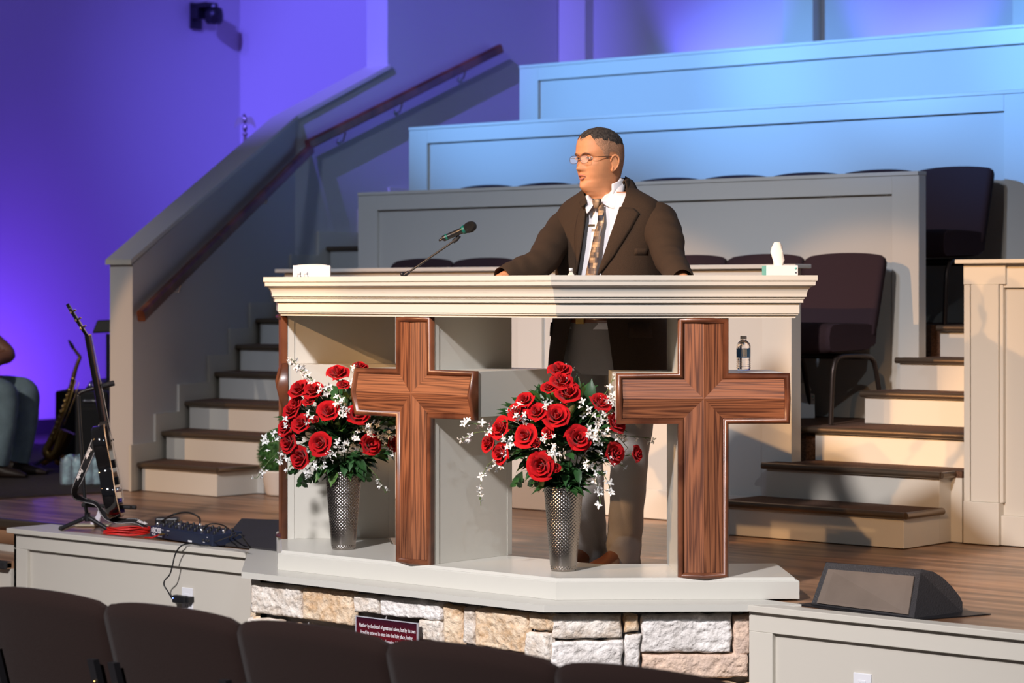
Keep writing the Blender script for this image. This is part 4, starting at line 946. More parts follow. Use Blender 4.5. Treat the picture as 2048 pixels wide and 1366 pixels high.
# ================================================================== ELECTRIC GUITAR ON ITS STAND
GD = 11.02
O = pd(238, 1034, GD)
Lx = (RT*(-.184)+Vector((0, 0, .983))).normalized(); Nn = (RT*.983+Vector((0, 0, .184))); Ww = Lx.cross(Nn).normalized(); rot = Matrix.Rotation(radians(6), 3, Lx); Nn = rot @ Nn; Ww = rot @ Ww
GM = Matrix(((Ww.x, Nn.x, Lx.x, O.x), (Ww.y, Nn.y, Lx.y, O.y), (Ww.z, Nn.z, Lx.z, O.z), (0, 0, 0, 1)))
gt = thing('electric_guitar', 'black single cutaway electric guitar seen edge-on, leaning on its stand', 'guitar', tuple(O))
gt.matrix_basis = GM
GBLK = mat('guitar_gloss_black', (0.006, 0.006, 0.007), 0.08, coat=1.0); CREAM = mat('binding_cream', (0.55, 0.35, 0.20), 0.4); FRET = mat('fretboard', (0.05, 0.02, 0.012), 0.4)
def body_outline(n=60):
    pts = [(0,0),(.08,.004),(.135,.035),(.163,.09),(.160,.15),(.130,.205),(.115,.25),(.125,.30),(.142,.34),(.135,.375),(.105,.395),(.07,.385),(.045,.36),(.032,.40),(.0,.415),(-.04,.43),(-.09,.425),(-.13,.39),(-.142,.34),(-.125,.28),(-.112,.235),(-.135,.19),(-.163,.14),(-.163,.085),(-.135,.035),(-.08,.004)]
    P = [Vector((x, 0, z)) for x, z in pts]; out = curve_pts(P+[P[0]], 3)[:-1]; return out
bo = body_outline(); lv = []
for s_, y in ((.955, -.046), (1.0, -.036), (1.0, .015), (.985, .019)):
    lv.append([Vector((v.x*s_, y, .21+(v.z-.21)*s_)) for v in bo])
b = MB(); b.rings(lv, True, (True, True), True); b.build('body', GBLK, gt)
b = MB(); b.rings([[Vector((v.x*1.003, y, .21+(v.z-.21)*1.003)) for v in bo] for y in (.0145, .0185)], True, (False, False), True); b.build('binding', CREAM, gt)
def g_part(name, m, fn, par=gt, bevel=0):
    b = MB(); fn(b); return b.build(name, m, par, bevel=bevel)
NK = .845
g_part('neck', GBLK, lambda b: b.rings([[Vector((w*cos(a), .018-d*abs(sin(a))**.8, z)) for a in [pi*k/10 for k in range(11)]] for z, w, d in ((.36, .028, .030), (.45, .028, .026), (.60, .025, .024), (NK, .0215, .022))], True, (True, True), True))
g_part('fretboard', FRET, lambda b: b.add([(-.028,.018,.33),(.028,.018,.33),(.0215,.018,NK),(-.0215,.018,NK),(-.028,.0245,.33),(.028,.0245,.33),(.0215,.0245,NK),(-.0215,.0245,NK)], [(0,3,2,1),(4,5,6,7),(0,1,5,4),(1,2,6,5),(2,3,7,6),(3,0,4,7)]))
hs = Matrix.Translation((0, .016, NK)) @ Matrix.Rotation(radians(21), 4, 'X')
g_part('headstock', GBLK, lambda b: b.rings([[hs @ Vector((x, y, z)) for x, z in ((-.022, 0), (.022, 0), (.030, .03), (.040, .075), (.036, .15), (.012, .175), (0, .165), (-.012, .175), (-.036, .15), (-.040, .075), (-.030, .03))] for y in (-.014, .0)], True, (True, True), False), bevel=.002)
g_part('nut', CREAM, lambda b: b.box(-.021, .021, .018, .028, NK-.002, NK+.004))
for s_ in (-1, 1):
    for k in range(3):
        b = MB(); z = .045+.043*k
        Mk = hs @ Matrix.Translation((s_*.028, 0, z)); b.lathe([(.003, -.018), (.003, .010), (.0045, .011), (.0008, .014)], 10, Mk @ Matrix.Rotation(-pi/2, 4, 'X')); b.sphere(Mk @ Vector((s_*.026, -.010, 0)), .0085, 10, 8, (1.2, .5, 1)); b.tube([Mk @ Vector((0, -.010, 0)), Mk @ Vector((s_*.024, -.010, 0))], .003, 8); b.build('tuning_peg', BRASS, gt)
for z, w in ((.165, .035), (.245, .035)): g_part('pickup', BLACK, lambda b: b.box(-w, w, .018, .030, z-.018, z+.018), bevel=.002)
g_part('bridge', CHROME, lambda b: (b.box(-.038, .038, .026, .036, .115, .127), b.box(-.045, .045, .024, .034, .072, .084), b.tube([(-.036, .018, .12), (-.036, .034, .12)], .004, 8), b.tube([(.036, .018, .12), (.036, .034, .12)], .004, 8)), bevel=.001)
for k, (x, z) in enumerate(((-.10, .13), (-.075, .07), (-.12, .08), (-.06, .03))):
    g_part('control_knob', CHROME if k < 2 else mat('knob_violet', (.05, .03, .20), .3), lambda b: b.lathe([(.011, 0), (.0105, .014), (.008, .017), (.0005, .017)], 16, Matrix.Translation((x, .019, z)) @ Matrix.Rotation(-pi/2, 4, 'X')))
g_part('switch', BLACKM, lambda b: b.tube([(.10, .018, .345), (.10, .034, .352)], [.003, .005], 8))
for k in range(6):
    x = -.0175+.007*k; g_part('string', CHROME, lambda b: b.tube([(x*1.3, .034, .078), (x*1.3, .037, .12), (x, .0285, NK+.002)], .0006, 4))
for k in range(14): z = NK-.028*k*(1-.012*k); g_part('fret', BRASS, lambda b: b.box(-.024, .024, .0245, .0258, z-.0008, z+.0008))
# strap with white script lettering
STRAP = mat('strap_black', (0.012, 0.011, 0.012), 0.7, bump=.3, bscale=400); STRW = mat('strap_edge_white', (0.55, 0.52, 0.52), 0.6)
strap = thing('guitar_strap', 'black guitar strap with white edge lines and white script lettering', 'strap', tuple(O))
def ribbon(path, width_dirs, w, th=.0016):
    b = MB(); rings = []; n = len(path)
    for i, p in enumerate(path):
        t_ = (path[min(i+1, n-1)]-path[max(i-1, 0)]).normalized(); wd = width_dirs[i]; wd = (wd-t_*wd.dot(t_)).normalized(); nn = t_.cross(wd)
        rings.append([p-wd*w-nn*th, p+wd*w-nn*th, p+wd*w+nn*th, p-wd*w+nn*th])
    b.rings(rings, True, (True, True), False); return b
def sp_(px, py, d=0.0): return pd(px, py, GD+d)
sk = [sp_(209, 842, -.02), sp_(202, 856, -.06), sp_(180, 908, -.10), sp_(158, 960, -.10), sp_(150, 978, -.08), sp_(152, 992, -.03), sp_(168, 1000, .02), sp_(190, 1006, .03), sp_(204, 1022, .02), sp_(217, 1036, -.02), sp_(240, 1042, -.06), sp_(270, 1042, -.08), sp_(290, 1052, -.10), sp_(298, 1062, -.10)]
path = curve_pts(sk, 8); wd = []
along_ = (sk[3]-sk[1]).normalized(); across = Vector((0, 0, 1)).cross(along_); 
for i in range(len(path)):
    f = i/(len(path)-1); base_w = (RT*.86+Vector((0, 0, .36))+FW*.30).normalized(); low = (FW*.8+Vector((0, 0, .45))-RT*.1).normalized()
    k = min(1, max(0, (f-.30)/.12)); wd.append(base_w.lerp(low, k).normalized())
wpart(ribbon(path, wd, .0185), 'webbing', STRAP, strap)
for s_ in (-1, 1):
    pe = [p+((w_-(path[min(i+1, len(path)-1)]-path[max(i-1, 0)]).normalized()*w_.dot((path[min(i+1, len(path)-1)]-path[max(i-1, 0)]).normalized())).normalized())*s_*.0158-FW*.0022 for i, (p, w_) in enumerate(zip(path, wd))]
    b = MB(); b.tube(pe[6:], .0012, 5); wpart(b, 'edge_line', STRW, strap)
SCR = mat('script_white', (0.72, 0.68, 0.66), 0.6)
dn = (sk[3]-sk[2]).normalized()
for (px, py) in ((177, 905), (159, 948)):
    c0 = sp_(px+1, py, -.108); xax = dn; yax = (RT*.9+Vector((0, 0, .35))).normalized()
    text_part('lettering', 'Fender', .021, SCR, strap, frame_M(c0-FW*.004, xax, yax), .0004, shear=.45, bold=.0006, spacing=.86)
c0 = sp_(284, 1044, -.14); text_part('lettering', 'Fender', .018, SCR, strap, frame_M(c0-FW*.004, RT*.93+Vector((0, 0, -.3)), Vector((0, 0, 1))), .0004, shear=.45, bold=.0005, spacing=.86)
# stand
SD = 11.12
st = thing('guitar_stand', 'black tripod guitar stand holding the guitar by the neck', 'stand', tuple(pz(175, 1052, 0)))
hub = pd(175, 1034, SD); b = MB(); b.tube(curve_pts([hub, pd(170, 1000, SD), pd(163, 900, SD), pd(157, 800, SD), pd(158, 789, SD), pd(166, 783, SD), pd(190, 776, SD), pd(226, 766, SD)], 5), .0085, 10); wpart(b, 'upright', BLACK, st)
b = MB(); b.tube([pd(196, 775, SD), pd(228, 766, SD)], .013, 12); b.tube(curve_pts([pd(196, 775, SD-.08), pd(212, 770, SD-.09), pd(226, 767, SD-.08)], 4), .011, 10); b.tube([pd(197, 775, SD+.0), pd(197, 775, SD-.08)], .010, 8); wpart(b, 'neck_yoke', BLACKM, st)
b = MB(); b.tube([hub+Vector((0, 0, .02)), hub-Vector((0, 0, .02))], .014, 12); b.sphere(pd(166, 1039, SD-.03), .008, 8, 6); wpart(b, 'hub', BLACK, st)
for (x, y) in ((122, 1057), (218, 1060)):
    f_ = pz(x, y, .008); b = MB(); b.tube([hub, f_], .010, 10); leg = wpart(b, 'leg', BLACK, st); q = MB(); q.sphere(f_, .012, 10, 8); w_ = q.build('foot', BLACKM, leg); w_.matrix_parent_inverse = wm(leg).inverted()
f_ = pz(196, 1040, .008); b = MB(); b.tube([hub, f_], .010, 10); wpart(b, 'leg', BLACK, st)
b = MB(); b.tube([pd(165, 1010, SD), pd(205, 1012, SD-.05), pd(272, 1015, SD-.10)], .0095, 10); b.tube([pd(215, 1012, SD-.15), pd(262, 1015, SD-.2)], .009, 8); wpart(b, 'cradle', BLACKM, st)
q0 = pz(194, 1052, .0); t = thing('door_wedge', 'white plastic bracket standing behind the guitar stand legs', 'bracket', tuple(q0), THETA)
b = MB(); b.extrude([(-.03, 0, .0), (.005, 0, .0), (.026, 0, .075), (.020, 0, .088), (.010, 0, .088), (-.005, 0, .045), (-.03, 0, .035)], (0, .03, 0)); b.build('bracket', mat('pale_plastic', (.70, .66, .74), .5), t, bevel=.004)
b = MB(); b.box(-.10, .06, -.02, .05, 0, .008); b.build('base', mat('tan_board', (.45, .40, .28), .6), t, bevel=.002)

# ================================================================== BAND AREA AT LEFT
# saxophone on a stand
SX = 15.0
sx_ = thing('saxophone', 'brass saxophone leaning on a stand in the band area', 'saxophone', tuple(pd(100, 925, SX)))
def spx(x, y, d=0): return pd(x, y, SX+d)
b = MB(); b.tube(curve_pts([spx(150, 742), spx(138, 790), spx(124, 830), spx(108, 868), spx(98, 890)], 6), [ .014+.012*i/24 for i in range(25)], 14); b.tube(curve_pts([spx(98, 890), spx(93, 902), spx(100, 912), spx(113, 905), spx(124, 885), spx(134, 862)], 6), [.026+.030*(i/30)**2 for i in range(31)], 14); wpart(b, 'horn', mat('dark_brass', (.42, .26, .08), .3, metal=1.0), sx_)
b = MB(); b.tube(curve_pts([spx(150, 742), spx(157, 722), spx(160, 714), spx(154, 706), spx(147, 696)], 5), [.013-.0002*i for i in range(21)], 10); wpart(b, 'neck', mat('dark_brass', (.42, .26, .08)), sx_)
b = MB(); b.tube([spx(147, 697), spx(143, 690), spx(137, 680)], [.010, .012, .005], 10); wpart(b, 'mouthpiece', BLACK, sx_)
for k in range(12):
    f = k/11; p = spx(146-44*f, 758+120*f, -.05); b = MB(); b.lathe([(.0135-.004*(k % 2), 0), (.0135-.004*(k % 2), .008), (.0005, .010)], 12, Matrix.Translation(p) @ (RT*(.6 if k % 2 else -.4)-FW).to_track_quat('Z', 'Y').to_matrix().to_4x4()); wpart(b, 'key', BRASS, sx_)
b = MB(); b.tube([spx(152, 760, -.05), spx(140, 800, -.07), spx(108, 880, -.06)], .004, 6); b.tube([spx(158, 765, -.04), spx(148, 800, -.06), spx(128, 850, -.05)], .003, 6); wpart(b, 'key_rods', BRASS, sx_)
t = thing('saxophone_stand', 'black stand carrying the saxophone', 'stand', tuple(spx(104, 932))); 
g0 = spx(104, 925, .06); g0.z = .01
b = MB(); b.tube([spx(108, 905, .08), spx(130, 840, .08)], .009, 8); wpart(b, 'post', BLACK, t)
for a_ in (0, 2.1, 4.2): b = MB(); b.tube([spx(108, 905, .08), spx(108, 905, .08)*1.0+Vector((.14*cos(a_), .14*sin(a_), -(spx(108, 905, .08).z-.01)))], .008, 8); wpart(b, 'leg', BLACK, t)
q0 = pz(108, 935, 0); t = thing('yellow_brush', 'small yellow orange cleaning cloth on the dark carpet', 'cloth', (q0.x, q0.y, .006)); b = MB()
for k in range(5): b.sphere((RT*(.03*k-.06)+Vector((0, 0, .03+.02*(k % 3))))[:], .028, 10, 6, (1, 1, .8))
b.build('cloth', mat('yellow_cloth', (.60, .28, .02), .8), t)
# black cases / amplifiers
def case(label, px0, px1, pyt, D, dpt, name='amplifier', grille=True, zb=0.006):
    a_ = pd(px0, 700, D); c0 = pd(px1, 700, D); a_.z = c0.z = zb; w = (c0-a_).length; h = pd(px0, pyt, D).z-zb
    t = thing(name, label, 'amplifier' if name == 'amplifier' else 'case', tuple((a_+c0)/2), THETA)
    b = MB(); b.box(-w/2, w/2, 0, dpt, 0, h); b.build('cabinet', BLACKM, t, bevel=.015)
    if grille: b = MB(); b.box(-w/2+.03, w/2-.03, -.006, 0, .04, h*.78); b.build('grille', mat('grille_cloth', (.02, .02, .022), .9, bump=.5, bscale=300), t, bevel=.004); b = MB(); b.box(-w/2+.03, w/2-.03, -.004, 0, h*.82, h*.95); p_ = b.build('control_panel', BLACK, t)
    if grille:
        for k in range(6): q = MB(); q.lathe([(.009, 0), (.008, .014), (.0005, .015)], 10, Matrix.Translation((-w/2+.06+k*(w-.12)/5, -.004, h*.885)) @ Matrix.Rotation(pi/2, 4, 'X')); q.build('knob', CHROME, p_)
    return t
case('tall black amplifier beside the sloping wall in the band area', 150, 216, 783, 14.6, .35)
case('lower black case behind the saxophone', 110, 168, 782, 15.6, .35, 'equipment_case', False)
t = thing('mixer', 'small black mixer lying on top of the tall amplifier', 'mixer', tuple(pd(196, 783, 14.75)), THETA)
b = MB(); b.add([(-.08,0,0),(.09,0,0),(.09,.2,0),(-.08,.2,0),(-.08,0,.02),(.09,0,.03),(.09,.2,.09),(-.08,.2,.06)], [(0,3,2,1),(4,5,6,7),(0,1,5,4),(1,2,6,5),(2,3,7,6),(3,0,4,7)]); b.build('case', BLACK, t, bevel=.006)
for k in range(8): q = MB(); q.lathe([(.008, 0), (.007, .02), (.0005, .021)], 8, Matrix.Translation((-.06+.02*k, .06, .032))); q.build('knob', CHROME, t)
# stage light fixture on a pole
t = thing('stage_light', 'small dark stage light on a pole beside the sloping wall', 'stage light', tuple(pd(215, 930, 14.9)))
b = MB(); p0 = pd(216, 668, 14.9); b.tube([Vector((p0.x, p0.y, .01)), p0], .012, 8); wpart(b, 'pole', BLACK, t)
b = MB(); c0 = pd(206, 655, 14.9); Mx = Matrix.Translation(c0) @ Matrix.Rotation(THETA, 4, 'Z'); b.add([Mx @ Vector(v) for v in ((-.06,-.05,-.035),(.06,-.05,-.03),(.06,.05,-.03),(-.06,.05,-.035),(-.03,-.04,.045),(.06,-.04,.05),(.06,.04,.05),(-.03,.04,.045))], [(0,3,2,1),(4,5,6,7),(0,1,5,4),(1,2,6,5),(2,3,7,6),(3,0,4,7)]); wpart(b, 'housing', BLACK, t, bevel=.008)
# water pack
WRAP = mat('shrink_wrap', (.8, .88, 1), .08); WRAP.node_tree.nodes['Principled BSDF'].inputs['Alpha'].default_value = .22
WP = mat('bottle_pack', (.34, .52, .80), .18, var=.85, vscale=16, trans=.0, bump=.8, bscale=18); q0 = pz(172, 972, .0)
t = thing('water_bottle_pack', 'shrink wrapped pack of water bottles with blue labels on the carpet', 'bottle pack', (q0.x, q0.y, .006), THETA)
for r_ in range(3):
    for k in range(5):
        b = MB(); x = -.115+.058*k; y = .03+.058*r_; b.lathe([(.020, 0), (.027, .004), (.027, .06), (.025, .065), (.025, .10), (.027, .105), (.027, .13), (.012, .155), (.011, .165), (.0005, .166)], 14, Matrix.Translation((x, y, 0))); b.build('bottle', WP, t)
b = MB(); rings = []
for z, e in ((.003, .0), (.02, .006), (.13, .006), (.152, -.004), (.160, -.03)):
    rings.append([Vector((x*(1+e*4)+.0, .09+(y-.09)*(1+e*5), z+.004*sin(x*90+y*50))) for x, y in [(-.145, 0), (-.1, -.003), (0, .003), (.1, -.003), (.145, 0), (.148, .09), (.145, .18), (0, .178), (-.145, .18), (-.148, .09)]])
b.rings(rings, True, (False, True), True); b.build('shrink_wrap', WRAP, t)
# topiary ball
q0 = pz(566, 989, 0); t = thing('topiary_plant', 'round clipped green plant in a white pot at the foot of the left stairs', 'potted plant', (q0.x, q0.y, 0))
b = MB(); b.lathe([(.085, 0), (.095, .01), (.118, .125), (.122, .13), (.118, .135), (.105, .13), (.10, .11)], 32); b.build('pot', mat('white_pot', (.72, .66, .58), .5), t)
b = MB(); rnd = random.Random(3); c0 = Vector((0, 0, .225))
for k in range(2600):
    z = rnd.uniform(-1, 1); a_ = rnd.uniform(0, 2*pi); r_ = sqrt(1-z*z); d_ = Vector((r_*cos(a_), r_*sin(a_), z)); p0 = c0+d_*(.128+rnd.uniform(-.008, .006)); s_ = d_.cross(Vector((rnd.uniform(-1, 1), rnd.uniform(-1, 1), rnd.uniform(-1, 1)))).normalized(); e_ = (d_+s_*rnd.uniform(-.8, .8)).normalized()*.017
    s_ = e_.cross(d_+Vector((.1, 0, 0))).normalized()*.004; b.cur = 0; b.add([p0-s_, p0+s_, p0+e_], [(0, 1, 2)])
b.sphere(c0, .122, 24, 16); b.build('foliage', mat('grass_green', (.035, .12, .022), .7, var=.5, vscale=40), t)
# wall camera
def wallpt(px, py, off=.0): d_ = ray(px, py); k = (-8.8+off-CAM.x)/d_.x; return CAM+d_*k
c0 = wallpt(400, 33, .02); t = thing('wall_camera', 'black pan tilt camera mounted high on the violet left wall', 'camera', tuple(c0))
b = MB(); b.box(-8.8, -8.77, c0.y-.10, c0.y+.02, c0.z-.11, c0.z+.11); wpart(b, 'wall_plate', BLACK, t, bevel=.008)
cc = wallpt(428, 30, .20)
b = MB(); b.box(-8.78, cc.x+.02, cc.y-.11, cc.y+.03, cc.z+.055, cc.z+.10); b.box(-8.78, -8.68, cc.y-.11, cc.y-.01, cc.z-.03, cc.z+.08); wpart(b, 'bracket', BLACK, t, bevel=.01)
b = MB(); b.lathe([(.055, -.075), (.075, -.05), (.078, .0), (.07, .05), (.04, .065)], 20, Matrix.Translation(cc)); wpart(b, 'head', BLACK, t)
b = MB(); dl = (Vector((0, 0, 0))-cc).normalized(); b.lathe([(.042, 0), (.042, .075), (.034, .085), (.030, .08)], 20, Matrix.Translation(cc+Vector((0, 0, -.02))) @ dl.to_track_quat('Z', 'Y').to_matrix().to_4x4()); wpart(b, 'lens', BLACK, t)
b = MB(); b.sphere(wallpt(424, 14, .2), .03, 12, 8); wpart(b, 'dome', mat('dome_plastic', (.5, .5, .55), .3), t)
# flagpole with a gold eagle
FDp = 16.9; c0 = pd(490, 250, FDp); t = thing('flagpole', 'flagpole topped by a spread winged eagle behind the half wall', 'flagpole', (c0.x, c0.y, 0))
b = MB(); b.tube([(c0.x, c0.y, .02), pd(490, 268, FDp)], .012, 10); b.lathe([(.16, 0), (.16, .02), (.05, .05), (.02, .07)], 24, Matrix.Translation((c0.x, c0.y, .0))); wpart(b, 'pole', mat('pole_metal', (.5, .42, .3), .3, metal=.8), t)
EG = mat('eagle_gilt', (.48, .40, .36), .3, metal=.9)
b = MB(); b.sphere(pd(490, 268, FDp), .018, 14, 10); b.sphere(pd(490, 256, FDp), .016, 12, 10, (1, 1, 1.7)); b.sphere(pd(490, 240, FDp), .018, 12, 10, (1, 1, 1.5)); b.sphere(pd(489, 230, FDp), .010, 10, 8, (1.2, 1, 1)); b.tube([pd(489, 230, FDp), pd(484, 231, FDp)], [.006, .001], 6)
for s_ in (-1, 1):
    outl = [(490+s_*3, 236), (490+s_*8, 233), (490+s_*14, 234), (490+s_*19, 243), (490+s_*22, 256), (490+s_*18, 254), (490+s_*16, 249), (490+s_*14, 252), (490+s_*11, 246), (490+s_*8, 250), (490+s_*3, 246)]
    b.rings([[pd(x, y, FDp-.012) for x, y in outl], [pd(x, y, FDp+.012+.02*(abs(x-490)/20)) for x, y in outl]], True, (True, True), False)
wpart(b, 'eagle', EG, t, bevel=.002)
tissue_box('white tissue box with teal print on the floor behind the first choir chair', pt(1612, 830, 3.72).x-.02, 3.70, 3*STEP, .13, .12, .12, THETA, [(0, .035, .012, 0), (.02, .045, .018, 0), (.045, .035, .012, .01), (.055, .012, .004, .01)], True)
# ================================================================== PEOPLE
SKIN = mat('skin', (0.64, 0.28, 0.13), 0.58, sss=.12, bump=.05, bscale=120, var=.08, vscale=25)
LIP = mat('lips', (0.50, 0.17, 0.12), 0.45); EYEW = mat('eye_white', (0.75, 0.70, 0.66), 0.2); IRIS = mat('iris', (0.02, 0.012, 0.008), 0.1); TEETH = mat('teeth', (.75, .68, .58), .3); MOUTH = mat('mouth_inside', (.06, .012, .01), .6)
def lerp_tab(tab, z):
    if z <= tab[0][0]: return tab[0][1]
    for (z0, v0), (z1, v1) in zip(tab, tab[1:]):
        if z <= z1:
            t = (z-z0)/(z1-z0); t = t*t*(3-2*t)*.5+t*.5; return v0+(v1-v0)*t
    return tab[-1][1]
HF = [(-.06,.040),(-.03,.052),(-.012,.072),(0,.090),(.014,.100),(.03,.099),(.042,.093),(.056,.096),(.072,.098),(.085,.098),(.10,.096),(.118,.091),(.128,.090),(.142,.099),(.155,.101),(.18,.099),(.20,.093),(.218,.080),(.232,.062),(.243,.040),(.25,.004)]
HB = [(-.06,.072),(-.03,.074),(0,.076),(.03,.083),(.06,.092),(.09,.101),(.13,.109),(.17,.109),(.20,.098),(.218,.083),(.232,.063),(.243,.040),(.25,.004)]
HWD = [(-.06,.060),(-.03,.060),(-.012,.060),(0,.059),(.02,.0625),(.045,.067),(.07,.071),(.10,.0755),(.13,.078),(.16,.080),(.19,.076),(.21,.067),(.228,.052),(.242,.033),(.25,.004)]
def head_pt(a, z, off=0.0):
    """a: 0 at the nose (-y), positive towards the left ear (+x)"""
    f, bk, w = lerp_tab(HF, z), lerp_tab(HB, z), lerp_tab(HWD, z); ca, sa = cos(a), sin(a)
    e = 0.86 if z > .06 else 0.86+.30*min(1, (.06-z)/.06)
    x = w*(abs(sa)**.92)*(1 if sa > 0 else -1)
    if ca > 0: y = -f*(ca**e)
    else: y = bk*(abs(ca)**.9)
    # narrow chin and cheeks
    if ca > 0 and z < .06: x *= 1-.24*(ca**1.2)*min(1, (.06-z)/.05)
    g = lambda x0, z0, sx, sz, A: A*math.exp(-((x-x0)/sx)**2-((z-z0)/sz)**2)
    if ca > 0:
        d = 0.0
        nz = max(0, min(1, (z-.078)/.012)); rise = max(0, min(1, (.132-z)/.050))
        d += math.exp(-(x/.0135)**2)*.024*(rise**.8)*nz                            # nose ridge
        d += g(0, .086, .011, .010, .008)+g(.014, .084, .007, .008, .011)+g(-.014, .084, .007, .008, .011)
        d += g(.033, .130, .016, .012, -.013)+g(-.033, .130, .016, .012, -.013)     # sockets
        d += g(.030, .147, .022, .008, .006)+g(-.030, .147, .022, .008, .006)+g(0, .146, .012, .010, .003)
        d += g(.046, .098, .018, .020, .005)+g(-.046, .098, .018, .020, .005)       # cheeks
        d += g(0, .064, .020, .006, .006)+g(0, .0475, .016, .006, .007)+g(0, .056, .022, .0025, -.004)
        d += g(0, .038, .02, .006, -.003)+g(0, .018, .018, .014, .005)              # chin
        d += g(.027, .070, .005, .016, -.0022)+g(-.027, .070, .005, .016, -.0022)   # smile folds
        y -= d
    p = Vector((x, y, z)); 
    if off: n = Vector((x/w, y/max(f, .01), (z-.13)/.12)).normalized(); p = p+n*off
    return p
def tube_ell(b, pts, radii, n=16, wr=0.0, seed=0, cap=(True, True)):
    """loft of ellipses along a path; radii = (side, depth) pairs; wr adds soft cloth folds"""
    P = [Vector(p) for p in pts]; m = len(P); rings = []; prev = None
    for i, p in enumerate(P):
        t = (P[min(i+1, m-1)]-P[max(i-1, 0)]).normalized()
        u = Vector((1, 0, 0)) if prev is None else prev
        u = (u-t*u.dot(t)).normalized(); prev = u; w = t.cross(u); ra, rb = radii[i]; ring = []
        for k in range(n):
            a = 2*pi*k/n; f = 1+wr*(noise.noise(Vector((cos(a)*1.3+seed, sin(a)*1.3, i*.55)))+.6*sin(i*1.25+2.2*cos(a+seed)))
            ring.append(p+(u*cos(a)*ra+w*sin(a)*rb)*f)
        rings.append(ring)
    b.rings(rings, True, cap, True)
def resample(pts, vals, k=5):
    P = curve_pts(pts, k); V = []
    for i in range(len(P)):
        f = i/(len(P)-1)*(len(vals)-1); j = min(int(f), len(vals)-2); t = f-j; V.append(tuple(vals[j][q]*(1-t)+vals[j+1][q]*t for q in range(len(vals[j]))))
    return P, V
def hand(b, wrist, d, nrm, left, curl=.5, spread=1.0):
    """palm and five fingers; d towards the fingers, nrm out of the back of the hand"""
    d = Vector(d).normalized(); nrm = (Vector(nrm)-d*Vector(nrm).dot(d)).normalized(); s = d.cross(nrm)*(1 if left else -1)   # s points to the thumb side
    W = Vector(wrist); rings = []
    for f, w, h in ((-.02, .026, .020), (0, .028, .018), (.02, .036, .016), (.05, .041, .015), (.08, .042, .014), (.092, .040, .011)):
        c = W+d*f; rings.append([c+s*cos(a)*w+nrm*sin(a)*h for a in [2*pi*k/14 for k in range(14)]])
    b.rings(rings, True, (True, True), True)
    for k, (off, L, r, ang) in enumerate(((.030, .072, .0088, .10), (.010, .082, .0092, .03), (-.011, .076, .0088, -.05), (-.031, .060, .0078, -.16))):
        base = W+d*.084+s*off; dd = (d+s*ang*spread).normalized(); P = [base]; cur = dd; 
        for j, (fr, bd) in enumerate(((.45, .16), (.32, .45), (.23, .40))):
            cur = (cur-nrm*bd*curl).normalized(); P.append(P[-1]+cur*L*fr)
        b.tube(curve_pts(P, 3), [r*(1-.018*i) for i in range(10)], 10); b.sphere(P[-1], r*.86, 10, 6)
    P = [W+d*.018+s*.024-nrm*.004, W+d*.045+s*.050-nrm*.006, W+d*.068+s*.062-nrm*.012, W+d*.090+s*.064-nrm*.018]
    b.tube(curve_pts(P, 3), [.0125, .0125, .012, .0115, .0108, .0102, .0098, .0092, .0085, .0078], 10); b.sphere(P[-1], .0078, 10, 6)
